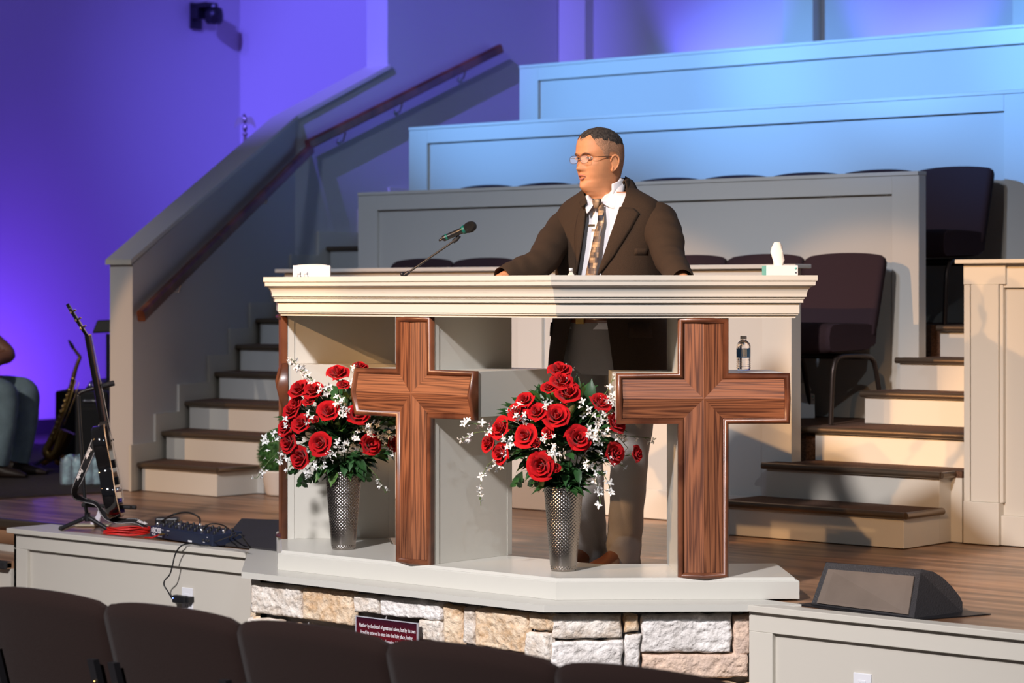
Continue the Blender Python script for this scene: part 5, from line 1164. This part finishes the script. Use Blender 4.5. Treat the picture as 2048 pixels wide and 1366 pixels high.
def build_head(b, M, n=72, m=76, zlo=-.05):
    """face and skull surface plus ears, eyes, lips; material slots 0 skin 1 lips 2 eye white 3 iris 4 teeth 5 mouth"""
    rings = []
    for j in range(m+1):
        z = zlo+(.25-zlo)*(1-(1-j/m)**1.25) if j else zlo
        rings.append([M @ head_pt(-pi+2*pi*k/n, z) for k in range(n)])
    b.cur = 0; b.rings(rings, True, (False, True), True)
    for s in (-1, 1):      # ears
        base = Vector((s*.076, .006, .100)); 
        rim = [base+Vector((s*x, y, z)) for x, y, z in ((.0,-.010,.012),(.006,-.008,.028),(.012,.004,.036),(.016,.016,.030),(.016,.020,.014),(.012,.016,-.006),(.006,.006,-.020),(.002,-.004,-.026),(-.002,-.008,-.018))]
        b.tube([M @ v for v in curve_pts(rim, 4)], .0042, 8); disc = [base+Vector((s*x, y, z)) for x, y, z in ((0,-.008,.010),(.006,-.004,.026),(.010,.008,.030),(.012,.015,.012),(.008,.010,-.008),(.003,.0,-.022),(-.002,-.006,-.012))]
        b.rings([[M @ (v+Vector((s*.003, 0, 0))) for v in disc], [M @ (v+Vector((-s*.010, .002, 0))) for v in disc]], True, (True, True), True)
        b.sphere(M @ (base+Vector((s*.003, -.003, -.019))), .0085, 12, 8, (.5, .9, 1.2))
    for s in (-1, 1):      # eyes
        c = Vector((s*.0310, -.0725, .1300)); b.cur = 2; b.sphere(M @ c, .0122, 16, 12); b.cur = 3; g = Vector((-.10, -1, .0)).normalized(); b.sphere(M @ (c+g*.0082), .0062, 12, 8)
        b.cur = 0
        for up in (1, -1):
            lid = [Vector((s*.033+x, -.0868+.10*x*x/.0016*.055-abs(z_)*.0, .1300+up*z_)) for x, z_ in ((-.016, .0), (-.009, .0050), (0, .0066), (.009, .0052), (.016, .0))]
            b.tube([M @ v for v in curve_pts(lid, 3)], .0022, 6)
    b.cur = 5; mo = [head_pt(a, .0555+h, .0010) for a, h in ((-.26, 0), (-.12, .0035), (0, .0042), (.12, .0035), (.26, 0), (.12, -.004), (0, -.005), (-.12, -.004))]
    b.rings([[M @ v for v in mo], [M @ (v+Vector((0, .006, 0))) for v in mo]], True, (True, True), False)
    b.cur = 4; b.rings([[M @ head_pt(a, .0590, .0016) for a in (-.13, -.07, 0, .07, .13)], [M @ head_pt(a, .0566, .0016) for a in (-.12, -.06, 0, .06, .12)]], False, (False, False), True)
    b.cur = 1
    b.tube([M @ head_pt(a, .0560+h, .0012) for a, h in ((-.27, .0), (-.2, .003), (-.12, .0055), (-.05, .0068), (0, .0058), (.05, .0068), (.12, .0055), (.2, .003), (.27, .0))], [.0008, .002, .0028, .003, .0028, .003, .0028, .002, .0008], 8)
    b.tube([M @ head_pt(a, .0545+h, .0012) for a, h in ((-.26, .0), (-.17, -.004), (-.08, -.0062), (0, -.0068), (.08, -.0062), (.17, -.004), (.26, .0))], [.0008, .0025, .0036, .0040, .0036, .0025, .0008], 8)
    b.cur = 0

# ------------------------------------------------------------------ the speaker
PD = 9.54; PP = CAM+ray(1215, 587)*PD; PP.z = 0
per = thing('person', 'person speaking behind the pulpit in brown jacket, white shirt, patterned tie and glasses', 'person', tuple(PP))
HEADM = Matrix.Translation((-.002, -.040, 1.510)) @ Matrix.Rotation(radians(-12), 4, 'Z') @ Matrix.Rotation(radians(3), 4, 'X') @ Matrix.Diagonal((.98, .96, .985, 1))
SH_R, EL_R, WR_R = Vector((-.200, .01, 1.380)), PP*-1+pd(1083, 524, 9.36), PP*-1+pd(998, 560, 9.20)
SH_L, EL_L, WR_L = Vector((.232, .02, 1.382)), PP*-1+pd(1338, 515, 9.22), PP*-1+pd(1368, 566, 8.97)
for v in (EL_R, WR_R, EL_L, WR_L): pass
TW = [(.78,.265),(.85,.262),(.95,.245),(1.05,.228),(1.15,.222),(1.25,.228),(1.33,.236),(1.39,.243),(1.43,.236),(1.455,.218),(1.475,.188),(1.492,.150),(1.51,.112),(1.53,.085)]
TF = [(.78,.185),(.85,.185),(.95,.180),(1.05,.178),(1.15,.172),(1.25,.160),(1.33,.150),(1.39,.132),(1.43,.112),(1.46,.096),(1.485,.085),(1.505,.078),(1.525,.070)]
TB = [(.78,.165),(.95,.155),(1.05,.135),(1.15,.125),(1.25,.130),(1.33,.135),(1.39,.128),(1.43,.115),(1.46,.100),(1.485,.088),(1.505,.080),(1.525,.074)]
TA = [(1.0,.10),(1.18,.13),(1.28,.18),(1.38,.20),(1.455,.12)]
def torso(a, z, off=0.0):
    w, f, k = lerp_tab(TW, z)+off, lerp_tab(TF, z)+off, lerp_tab(TB, z)+off; ca, sa = cos(a), sin(a)
    lean = -.02*(z-1.0)
    return Vector((w*(abs(sa)**.85)*(1 if sa > 0 else -1), -f*(ca**.9) if ca > 0 else k*(abs(ca)**.9), z))+Vector((.018, lean+.002, 0))
# body: head, neck, torso, arms, hands, legs
b = MB(); build_head(b, HEADM)
neck = [HEADM @ head_pt(-pi+2*pi*k/72, -.05) for k in range(72)]
lv = [neck]
for j in range(1, 5):
    f = j/4; lv.append([p.lerp(torso(-pi+2*pi*k/72, 1.50, -.02), f) for k, p in enumerate(neck)])
for z in (1.46, 1.40, 1.30, 1.20, 1.10, 1.0, .92): lv.append([torso(-pi+2*pi*k/72, z, -.04) for k in range(72)])
b.rings(lv, True, (False, True), True)
for sh, el, wr in ((SH_R, EL_R, WR_R), (SH_L, EL_L, WR_L)):
    P, V = resample([sh, sh.lerp(el, .5), el, el.lerp(wr, .5), wr], [(.045, .045), (.043, .043), (.038, .038), (.035, .033), (.026, .022)], 4); tube_ell(b, P, V, 14)
hd_R = (WR_R-EL_R); hd_R.z *= .1; hd_L = (WR_L-EL_L); hd_L.z *= .1
hand(b, WR_R, hd_R+Vector((0, 0, -.10)), (0, 0, 1), False, .35); hand(b, WR_L, hd_L+Vector((-.02, 0, -.12)), (0, 0, 1), True, .35)
LEGS = [((-.095, .0, .93), (-.10, -.015, .70), (-.095, -.03, .48), (-.085, -.02, .25), (-.080, -.005, .06)), ((.105, .0, .93), (.135, -.01, .70), (.135, -.03, .48), (.105, -.01, .25), (.075, .0, .06))]
for L in LEGS: P, V = resample(L, [(.085, .085), (.075, .08), (.055, .06), (.050, .055), (.035, .04)], 4); tube_ell(b, P, V, 14)
b.build('body', [SKIN, LIP, EYEW, IRIS, TEETH, MOUTH], per)
# eyebrows and hair
HAIRT = mat('cropped_hair', (0.050, 0.040, 0.033), 0.9, bump=.5, bscale=420, var=.9, vscale=110); FADE = mat('faded_hair', (0.42, 0.22, 0.125), 0.8, bump=.2, bscale=500, var=.35, vscale=300); BROW = mat('eyebrow', (.16, .075, .04), .8)
b = MB()
for s in (-1, 1):
    b.tube([HEADM @ head_pt(s*a, z, .0015) for a, z in ((.12, .1425), (.22, .1460), (.36, .1485), (.50, .1462), (.60, .1415))], [.0020, .0030, .0032, .0026, .0012], 8)
b.build('eyebrows', BROW, per)
def hairline(a):
    d = abs(a)
    return lerp_tab([(0, .196), (.10, .203), (.30, .217), (.50, .222), (.75, .205), (.95, .178), (1.15, .160), (1.30, .128), (1.42, .118), (1.50, .150), (1.75, .148), (1.95, .10), (2.2, .062), (2.6, .050), (3.2, .048)], d)
b = MB(); n = 96; m = 26; rings = []; grid = []
for k in range(n):
    a = -pi+2*pi*k/n; h = hairline(a)
    grid.append([HEADM @ head_pt(a, h+(.2495-h)*(j/m)**.85, .0006+.0045*min(1, j/5)*(1.0 if h+(.2495-h)*(j/m)**.85 > .19 else .45)) for j in range(m+1)])
vs = [p for c in grid for p in c]; b.v = [tuple(v) for v in vs]
for k in range(n):
    for j in range(m):
        A = k*(m+1)+j; B = ((k+1) % n)*(m+1)+j; zz = (Matrix(HEADM).inverted() @ Vector(b.v[A])).z
        a = abs(-pi+2*pi*k/n); top = zz > (.205 if a < 1.2 else .196-.02*(a-1.2))
        b.f.append((A, B, B+1, A+1)); b.m.append(0 if top else 1); b.sm.append(True)
b.f.append(tuple(k*(m+1)+m for k in range(n))); b.m.append(0); b.sm.append(True)
b.build('hair', [HAIRT, FADE], per)
# glasses
def local_glasses():
    fr = MB(); Z = .1245; Y = -.1085
    outs = []
    for s in (-1, 1):
        o_ = [Vector((s*.0335+.0265*(abs(cos(t))**.7)*(1 if cos(t) > 0 else -1), Y+.05*abs(s*.0335+.026*cos(t))**2*6, Z+.0155*(abs(sin(t))**.75)*(1 if sin(t) > 0 else -1))) for t in [2*pi*k/24 for k in range(24)]]
        outs.append(o_); fr.tube([HEADM @ v for v in o_+[o_[0]]], .00085, 6, False)
        tp = [Vector((s*.0600, Y+.012, Z+.006)), Vector((s*.0730, Y+.018, Z+.007)), Vector((s*.0790, Y+.035, Z+.0075)), Vector((s*.0830, Y+.085, Z+.008)), Vector((s*.0835, Y+.122, Z+.004))]
        fr.tube([HEADM @ v for v in curve_pts(tp, 4)], .0011, 6)
        fr.tube([HEADM @ v for v in curve_pts([tp[2], tp[3], tp[4]], 4)], .0016, 6)
        fr.sphere(HEADM @ Vector((s*.010, Y+.004, Z-.004)), .0022, 8, 6)
    fr.tube([HEADM @ Vector(v) for v in ((-.0075, Y, Z+.004), (0, Y-.002, Z+.008), (.0075, Y, Z+.004))], .0011, 6)
    g = fr.build('glasses', mat('brown_wire', (.14, .08, .055), .25, metal=.6), per)
    for o_ in outs: q = MB(); q.rings([[HEADM @ v for v in o_], [HEADM @ (v+Vector((0, .001, 0))) for v in o_]], True, (True, True), False); q.build('lens', LENS, g)
local_glasses()
# shirt with collar
SHIRT = mat('white_shirt', (0.78, 0.75, 0.76), 0.75, bump=.15, bscale=60)
b = MB(); rings = []
for j in range(24):
    z = .96+(1.50-.96)*j/23; rings.append([torso(-pi+2*pi*k/64, z, -.022) for k in range(64)])
b.rings(rings, True, (False, False), True)
# collar band and wings; a = angle round the neck, 0 front
def neck_pt(a, h, r=0.0):
    c = Vector((.010, -.018, 1.500)); x = (.069+r)*sin(a); y = -(.076+r)*cos(a) if cos(a) > 0 else -(.070+r)*cos(a)
    return c+Vector((x, y-.010, h+.028*(1-cos(a))*.5-.018*max(0, cos(a))))
NA = 40
rings = [[neck_pt(radians(62)+radians(236)*k/NA, h, r) for k in range(NA+1)] for h, r in ((-.02, .004), (.0, .002), (.020, .000), (.030, .0015), (.032, .003), (.028, .005), (.01, .010), (-.008, .014))]
b.rings(rings, False, (False, False), True)
def LP(px, py, dd): return pd(px, py, PD+dd)-PP
def strip(b, top, low, bulge=.004, n=3):
    T, L = curve_pts([LP(*p) for p in top], 4), curve_pts([LP(*p) for p in low], 4)
    b.rings([[t_.lerp(l_, j/n)-FW*bulge*sin(pi*j/n) for t_, l_ in zip(T, L)] for j in range(n+1)], False, (False, False), True)
strip(b, [(1196,401,-.092),(1207,396,-.100),(1220,384,-.098),(1232,368,-.080),(1241,354,-.040)], [(1199,403,-.112),(1230,419,-.140),(1240,406,-.125),(1247,390,-.10),(1251,366,-.055)])
strip(b, [(1192,401,-.090),(1186,399,-.088),(1180,394,-.075),(1176,388,-.055),(1175,382,-.01)], [(1190,404,-.108),(1175,426,-.125),(1171,416,-.11),(1169,404,-.085),(1170,392,-.02)])
sh = b.build('shirt', SHIRT, per); so = sh.modifiers.new('solid', 'SOLIDIFY'); so.thickness = .0015
b = MB()
for z in (1.42, 1.33, 1.24, 1.15, 1.06):
    b.sphere(torso(lerp_tab(TA, z), z, -.019), .0055, 10, 6, (1, .5, 1))
b.build('shirt_buttons', WHITE, per)
# tie
def tie_mat():
    m = bpy.data.materials.new('tie_pattern'); m.use_nodes = True; nt = m.node_tree; bs = nt.nodes['Principled BSDF']; bs.inputs['Roughness'].default_value = .45
    tc = nt.nodes.new('ShaderNodeTexCoord'); mp = nt.nodes.new('ShaderNodeMapping'); mp.inputs['Rotation'].default_value = (pi/2, 0, 0); mp.inputs['Scale'].default_value = (1, 1, 1)
    nt.links.new(tc.outputs['Object'], mp.inputs['Vector'])
    br = nt.nodes.new('ShaderNodeTexBrick'); br.offset = .5; br.inputs['Scale'].default_value = 30; br.inputs['Brick Width'].default_value = .42; br.inputs['Row Height'].default_value = .62; br.inputs['Mortar Size'].default_value = .0; br.inputs['Bias'].default_value = 0
    br.inputs['Color1'].default_value = (.62, .42, .24, 1); br.inputs['Color2'].default_value = (.03, .035, .06, 1); nt.links.new(mp.outputs[0], br.inputs['Vector'])
    br2 = nt.nodes.new('ShaderNodeTexBrick'); br2.offset = .5; br2.inputs['Scale'].default_value = 30; br2.inputs['Brick Width'].default_value = .84; br2.inputs['Row Height'].default_value = .31; br2.inputs['Mortar Size'].default_value = .01; br2.inputs['Color1'].default_value = (1, .95, .9, 1); br2.inputs['Color2'].default_value = (.45, .42, .45, 1); br2.inputs['Mortar'].default_value = (.3, .25, .2, 1); nt.links.new(mp.outputs[0], br2.inputs['Vector'])
    mx = nt.nodes.new('ShaderNodeMixRGB'); mx.blend_type = 'MULTIPLY'; mx.inputs[0].default_value = 1; nt.links.new(br.outputs['Color'], mx.inputs[1]); nt.links.new(br2.outputs['Color'], mx.inputs[2]); nt.links.new(mx.outputs[0], bs.inputs['Base Color']); return m

TIE = tie_mat(); tp = MB(); rows = []
for j in range(26):
    f = j/25; z = 1.452-(1.452-1.015)*f; c = torso(lerp_tab(TA, z), z, .006+.006*sin(pi*f)); w = .0125+(.0285-.0125)*min(1, f*1.25)*(1 if f < .93 else (1-(f-.93)/.07*.95)); rows.append([c+Vector((x*w, .004*abs(x)**2, 0)) for x in (-1, -.5, 0, .5, 1)])
tp.rings(rows, False, (False, False), True)
kn = LP(1192, 408, -.118); tp.rings([[kn+Vector((x*w, -.010*(1-abs(x)**2)*1.0+.003, dz)) for x in (-1, -.6, 0, .6, 1, .5, -.5)] for w, dz in ((.021, .020), (.0225, .012), (.018, -.004), (.012, -.016))], True, (True, True), True)
to = tp.build('tie', TIE, per); so = to.modifiers.new('solid', 'SOLIDIFY'); so.thickness = .003; so.offset = 0
b = MB(); c = torso(.10, 1.366, .016); b.box(c.x-.022, c.x+.010, c.y-.003, c.y+.002, c.z-.0045, c.z+.0045); b.build('tie_clip', mat('clip_metal', (.55, .50, .42), .25, metal=1.0), per, bevel=.001)
# jacket
JK = mat('brown_tweed', (0.042, 0.022, 0.010), 0.9, bump=.35, bscale=700, var=.30, vscale=420)
def solve(px, py, off=.010):
    z = EYE+(587-py)*PD/FPX; best = 0
    for _ in range(4):
        best = min((abs((CAM.x*0)+1024+FPX*((PP+torso(a_, z, off)-CAM).dot(RT))/((PP+torso(a_, z, off)-CAM).dot(FW))-px), a_) for a_ in [-1.0+2.9*i/290 for i in range(291)])[1]
        z = EYE+(587-py)*(PP+torso(best, z, off)-CAM).dot(FW)/FPX
    return best, z
def edge(pxs): 
    L = sorted([(solve(*p)[1], solve(*p)[0]) for p in pxs]); return L
AR = [(.78, -.34), (.88, -.26), (.99, -.17)]+edge([(1155,548),(1160,520),(1165,487),(1169,460),(1172,435),(1175,412),(1176,400)])+[(1.515, -.55), (1.53, -1.0)]
AL = [(.78, .50), (.88, .46), (.99, .42)]+edge([(1197,548),(1206,518),(1216,487),(1225,460),(1233,435),(1240,415),(1246,398)])+[(1.515, 1.15), (1.53, 1.3)]
def jk(a, z, off=0.0):
    fold = .006*noise.noise(Vector((a*2.2, z*5, 3.3)))+.004*sin(a*7+z*9)*max(0, 1.15-z)
    return torso(a, z, .010+off+fold)
b = MB(); rings = []; NJ = 64; zs = [.785, .80, .84, .90, .96, 1.02, 1.08, 1.14, 1.20, 1.26, 1.31, 1.35, 1.38, 1.405, 1.425, 1.445, 1.462, 1.478, 1.492, 1.505, 1.515]
for z in zs:
    a0, a1 = lerp_tab(AL, z), 2*pi+lerp_tab(AR, z); rings.append([jk(a0+(a1-a0)*k/NJ, z) for k in range(NJ+1)])
b.rings(rings, False, (False, False), True)
for sh, el, wr, sd in ((SH_R, EL_R, WR_R, 1), (SH_L, EL_L, WR_L, 5)):
    inw = Vector((-.05 if sh.x > 0 else .05, 0, .010)); mid = sh.lerp(el, .5)+Vector((.012 if sh.x > 0 else -.012, 0, 0)); cuff = el.lerp(wr, .93)
    P, V = resample([sh+inw, sh, mid, el, el.lerp(cuff, .5), cuff], [(.068, .080), (.072, .082), (.068, .073), (.060, .062), (.054, .054), (.047, .045)], 8)
    tube_ell(b, P, V, 28, .045, sd, (False, False))
jo = b.build('jacket', JK, per); so = jo.modifiers.new('solid', 'SOLIDIFY'); so.thickness = .004; so.offset = -1
sb = jo.modifiers.new('sub', 'SUBSURF'); sb.levels = 1; sb.render_levels = 1
# lapels and collar of the jacket (sub-parts of the jacket)
def lapel(sgn, zt, zb, wmax, notch):
    b = MB(); rr = []; N = 22
    for i in range(N+1):
        f = i/N; z = zb+(zt-zb)*f; e = lerp_tab(AL if sgn > 0 else AR, z)
        w = wmax*min(1, (f*1.35)**.85)
        if f > notch: w = wmax*(.62+.25*(f-notch)/(1-notch))
        R = lerp_tab(TW, z)
        rr.append([jk(e+sgn*(w/R)*u, z, .005+.005*sin(pi*u)*(1 if f < .98 else .6)) for u in (-.04, .15, .4, .7, .95, 1.0)]+[jk(e+sgn*(w/R), z, .0)])
    b.rings(rr, False, (False, False), True); o = b.build('lapel', JK, jo); s_ = o.modifiers.new('solid', 'SOLIDIFY'); s_.thickness = .003; s_.offset = 0; return o
def surf(px, py, off): a_, z_ = solve(px, py); return jk(a_, z_, off)
def px_lapel(name, rows, n=6):
    b = MB(); rr = []
    for (x0, y0, x1, y1) in rows:
        A_, B_ = surf(x0, y0, .004), surf(x1, y1, .006)
        rr.append([jk(solve(x0+(x1-x0)*j/n, y0+(y1-y0)*j/n)[0], solve(x0+(x1-x0)*j/n, y0+(y1-y0)*j/n)[1], .004+.006*sin(pi*(.15+.85*j/n))) for j in range(n+1)])
    b.rings(rr, False, (False, False), True); o = b.build(name, JK, jo); s_ = o.modifiers.new('solid', 'SOLIDIFY'); s_.thickness = .0035; s_.offset = 0; return o
px_lapel('lapel', [(1240,414,1266,416),(1237,424,1278,427),(1229,450,1262,456),(1220,475,1247,481),(1210,505,1229,511),(1201,532,1210,536),(1196,549,1198,550)])
px_lapel('lapel', [(1176,404,1166,410),(1174,425,1157,432),(1171,450,1152,457),(1167,480,1151,484),(1162,510,1153,513),(1156,545,1153,546)])
b = MB(); strip(b, [(1170,386,.03),(1172,392,-.03),(1173,398,-.08),(1174,406,-.115)], [(1160,398,.03),(1160,402,-.03),(1160,408,-.09),(1163,414,-.12)]); 
strip(b, [(1250,353,.0),(1252,372,-.06),(1249,394,-.11),(1240,415,-.145)], [(1266,362,.01),(1277,384,-.06),(1280,402,-.12),(1267,416,-.150)], .006)
rr = []
for h, r in ((-.055, .050), (-.03, .036), (.0, .026), (.020, .020), (.026, .016), (.020, .010), (-.01, .010)):
    rr.append([neck_pt(a_, h+.008, r)+Vector((0, .008, -.002)) for a_ in [radians(95)+radians(170)*k/24 for k in range(25)]])
b.rings(rr, False, (False, False), True); q_ = b.build('collar', JK, jo); s_ = q_.modifiers.new('solid', 'SOLIDIFY'); s_.thickness = .004; s_.offset = 0
# chest pocket and flap
b = MB(); b.rings([[jk(a, z, .003) for a in (.95, 1.02, 1.10, 1.18, 1.26)] for z in (1.275, 1.250)], False, (False, False), True); b.build('chest_pocket', JK, jo).modifiers.new('s', 'SOLIDIFY').thickness = .003
b = MB(); b.rings([[jk(a, z, .004) for a in (.80, .92, 1.05, 1.18, 1.30)] for z in (.985, .96, .93)], False, (False, False), True); b.build('pocket_flap', JK, jo).modifiers.new('s', 'SOLIDIFY').thickness = .003
b = MB(); b.rings([[jk(-a, z, .004) for a in (.80, .92, 1.05, 1.18, 1.30)] for z in (.985, .96, .93)], False, (False, False), True); b.build('pocket_flap', JK, jo).modifiers.new('s', 'SOLIDIFY').thickness = .003
# trousers, belt, shoes
TRO = mat('grey_trousers', (0.30, 0.275, 0.255), 0.6, bump=.2, bscale=300, sheen=.2)
b = MB(); rings = []
for z, w, f, k in ((1.03, .178, .150, .118), (.98, .182, .148, .122), (.92, .190, .140, .130), (.86, .192, .125, .128), (.81, .190, .110, .118), (.78, .185, .09, .10)):
    rings.append([Vector((w*(abs(sin(a))**.9)*(1 if sin(a) > 0 else -1), -f*cos(a) if cos(a) > 0 else -k*cos(a), z))+Vector((.008, -.012, 0)) for a in [2*pi*q/40 for q in range(40)]])
b.rings(rings, True, (False, True), True)
for i_, L in enumerate(LEGS):
    L2 = [Vector(p) for p in L]; L2[0] = L2[0]+Vector((0, 0, -.04)); L2[-1].z = .035
    P, V = resample(L2, [(.100, .108), (.094, .10), (.074, .080), (.066, .072), (.066, .078)], 9)
    # break of the cloth at the ankle
    V = [(a*(1+.10*sin(i*1.9+i_)*max(0, (i-26)/10)), c*(1+.12*cos(i*1.7+i_*2)*max(0, (i-26)/10))) for i, (a, c) in enumerate(V)]
    tube_ell(b, P, V, 28, .035, 3+4*i_, (False, False))
tr_ = b.build('trousers', TRO, per); so = tr_.modifiers.new('solid', 'SOLIDIFY'); so.thickness = .003; so.offset = -1
b = MB(); b.rings([[Vector((.008+(.184+e)*(abs(sin(a))**.9)*(1 if sin(a) > 0 else -1), -.012+(-(.152+e)*cos(a) if cos(a) > 0 else -(.124+e)*cos(a)), z)) for a in [2*pi*q/48 for q in range(48)]] for z, e in ((.985, .0), (.985, .004), (1.018, .004), (1.018, .0))], True, (False, False), True); be = b.build('belt', mat('brown_leather', (.16, .045, .015), .3, coat=.4), per)
b = MB(); b.box(-.022, .022, -.176, -.168, .980, 1.022); b.build('buckle', BRASS, be, bevel=.003)
SHOE = mat('tan_shoe_leather', (.20, .062, .022), .3, coat=.5)
for i_, (x, y) in enumerate(((-.080, -.005), (.075, .0))):
    b = MB(); rings = []
    for yy, w, h, zc in ((.075, .020, .03, .045), (.06, .034, .05, .045), (.02, .038, .065, .05), (-.04, .037, .055, .045), (-.10, .043, .036, .035), (-.155, .045, .028, .028), (-.195, .036, .020, .022), (-.215, .018, .012, .018)):
        rings.append([Vector((x+w*cos(a), y+yy-.01, max(.012, zc+h*sin(a)))) for a in [2*pi*k/18 for k in range(18)]])
    b.rings(rings, True, (True, True), True); so_ = b.build('shoe', SHOE, per)
    b = MB(); b.rings([[Vector((x+w*cos(a)*1.0, y-.075+.148*sin(a), z)) for a in [2*pi*k/24 for k in range(24)]] for z, w in ((.001, .042), (.013, .043))], True, (True, True), False); b.build('sole', BLACK, so_)

# ------------------------------------------------------------------ seated player at the left edge
SD2 = 14.2; ft = pz(28, 957, 0); PQ = Vector((ft.x-.455, ft.y-.13, 0))
QA = Matrix.Rotation(THETA+radians(70), 4, 'Z')      # faces to the right of the picture
pq = thing('person', 'seated person in pink top, pale jeans and dark shoes, cut off by the left edge', 'person', tuple(PQ), THETA+radians(78))
b = MB(); HM2 = Matrix.Translation((0, .06, 1.10)); build_head(b, HM2, 40, 40)
tz = [(.50, .17, .13), (.60, .17, .13), (.75, .165, .12), (.90, .19, .12), (1.0, .195, .105), (1.05, .15, .08), (1.08, .07, .065)]
b.rings([[Vector((w*cos(a), .08+d*sin(a), z)) for a in [2*pi*k/30 for k in range(30)]] for z, w, d in tz], True, (True, True), True)
KN = [(-.13, -.40, .50), (.13, -.42, .51)]
for s, kn_ in ((-1, KN[0]), (1, KN[1])):
    P, V = resample([(s*.10, .05, .50), (s*.12, -.2, .52), kn_], [(.085, .08), (.075, .07), (.06, .06)], 5); tube_ell(b, P, V, 14)
    P, V = resample([kn_, (kn_[0], kn_[1]+.0, .28), (kn_[0], kn_[1]+.05, .08)], [(.06, .06), (.055, .055), (.04, .04)], 5); tube_ell(b, P, V, 14)
    e_ = Vector((s*.24, -.27, .735)); w_ = Vector((s*.05, -.24, .66))
    P, V = resample([(s*.19, .08, .99), (s*.235, -.10, .87), e_, e_.lerp(w_, .5), w_], [(.05, .05), (.046, .048), (.042, .044), (.036, .036), (.026, .024)], 5); tube_ell(b, P, V, 14)
    hand(b, w_, (-s*.6, -.35, -.3), (0, -.4, 1), s > 0, .9)
SK2 = mat('skin_two', (0.30, 0.13, 0.08), 0.5)
b.build('body', [SK2, LIP, EYEW, IRIS, TEETH, MOUTH], pq)
b = MB(); rings = [[HM2 @ head_pt(-pi+2*pi*k/40, z, .006) for k in range(40)] for z in (.15, .18, .20, .22, .235, .249)]; b.rings(rings, True, (False, True), True); b.build('hair', HAIRT, pq)
PINK = mat('pink_cotton', (.50, .26, .30), .8, bump=.2, bscale=80); b = MB()
b.rings([[Vector((w*cos(a)*1.06, .08+d*sin(a)*1.08, z)) for a in [2*pi*k/30 for k in range(30)]] for z, w, d in [(.48, .18, .14)]+tz[1:6]], True, (False, False), True)
for s in (-1, 1): P, V = resample([(s*.15, .08, 1.0), (s*.19, .07, .97), (s*.24, -.07, .88)], [(.06, .06), (.062, .062), (.060, .062)], 5); tube_ell(b, P, V, 16, .02, 2, (False, False))
b.build('pink_top', PINK, pq)
JEAN = mat('pale_jeans', (0.24, 0.33, 0.38), 0.85, bump=.4, bscale=120, var=.18, vscale=10); b = MB()
b.rings([[Vector((w*cos(a), .09+d*sin(a), z)) for a in [2*pi*k/30 for k in range(30)]] for z, w, d in ((.44, .17, .15), (.50, .185, .155), (.56, .182, .15))], True, (True, False), True)
for s, kn_ in ((-1, KN[0]), (1, KN[1])):
    P, V = resample([(s*.09, .06, .49), (s*.11, -.18, .515), (kn_[0], kn_[1]+.03, .515), (kn_[0], kn_[1]-.015, .47), (kn_[0], kn_[1]-.005, .30), (kn_[0], kn_[1]+.04, .09)], [(.10, .092), (.094, .086), (.084, .082), (.078, .08), (.070, .074), (.068, .072)], 7); tube_ell(b, P, V, 22, .035, 3+s, (False, False))
b.build('jeans', JEAN, pq)
for s, kn_ in ((-1, KN[0]), (1, KN[1])):
    b = MB(); x = kn_[0]; y = kn_[1]+.05; rings = []
    for yy, w, h, zc in ((.07, .02, .03, .04), (.05, .034, .05, .045), (0, .038, .06, .05), (-.08, .042, .036, .035), (-.15, .043, .026, .028), (-.20, .02, .012, .018)):
        rings.append([Vector((x+w*cos(a), y+yy, max(.008, zc+h*sin(a)))) for a in [2*pi*k/16 for k in range(16)]])
    b.rings(rings, True, (True, True), True); b.build('shoe', mat('dark_shoe', (.03, .018, .014), .5), pq)
t = thing('stool', 'dark stool under the seated person at the left edge', 'stool', tuple(PQ), THETA+radians(78))
b = MB(); b.lathe([(.17, .385), (.18, .40), (.18, .425), (.165, .435)], 28, Matrix.Translation((0, .06, 0))); b.build('seat', BLACKM, t)
for a_ in (.8, 2.35, 3.9, 5.5): b = MB(); b.tube([(.11*cos(a_), .06+.11*sin(a_), .39), (.17*cos(a_), .06+.17*sin(a_), .008)], .012, 8); b.build('leg', FRAME, t)
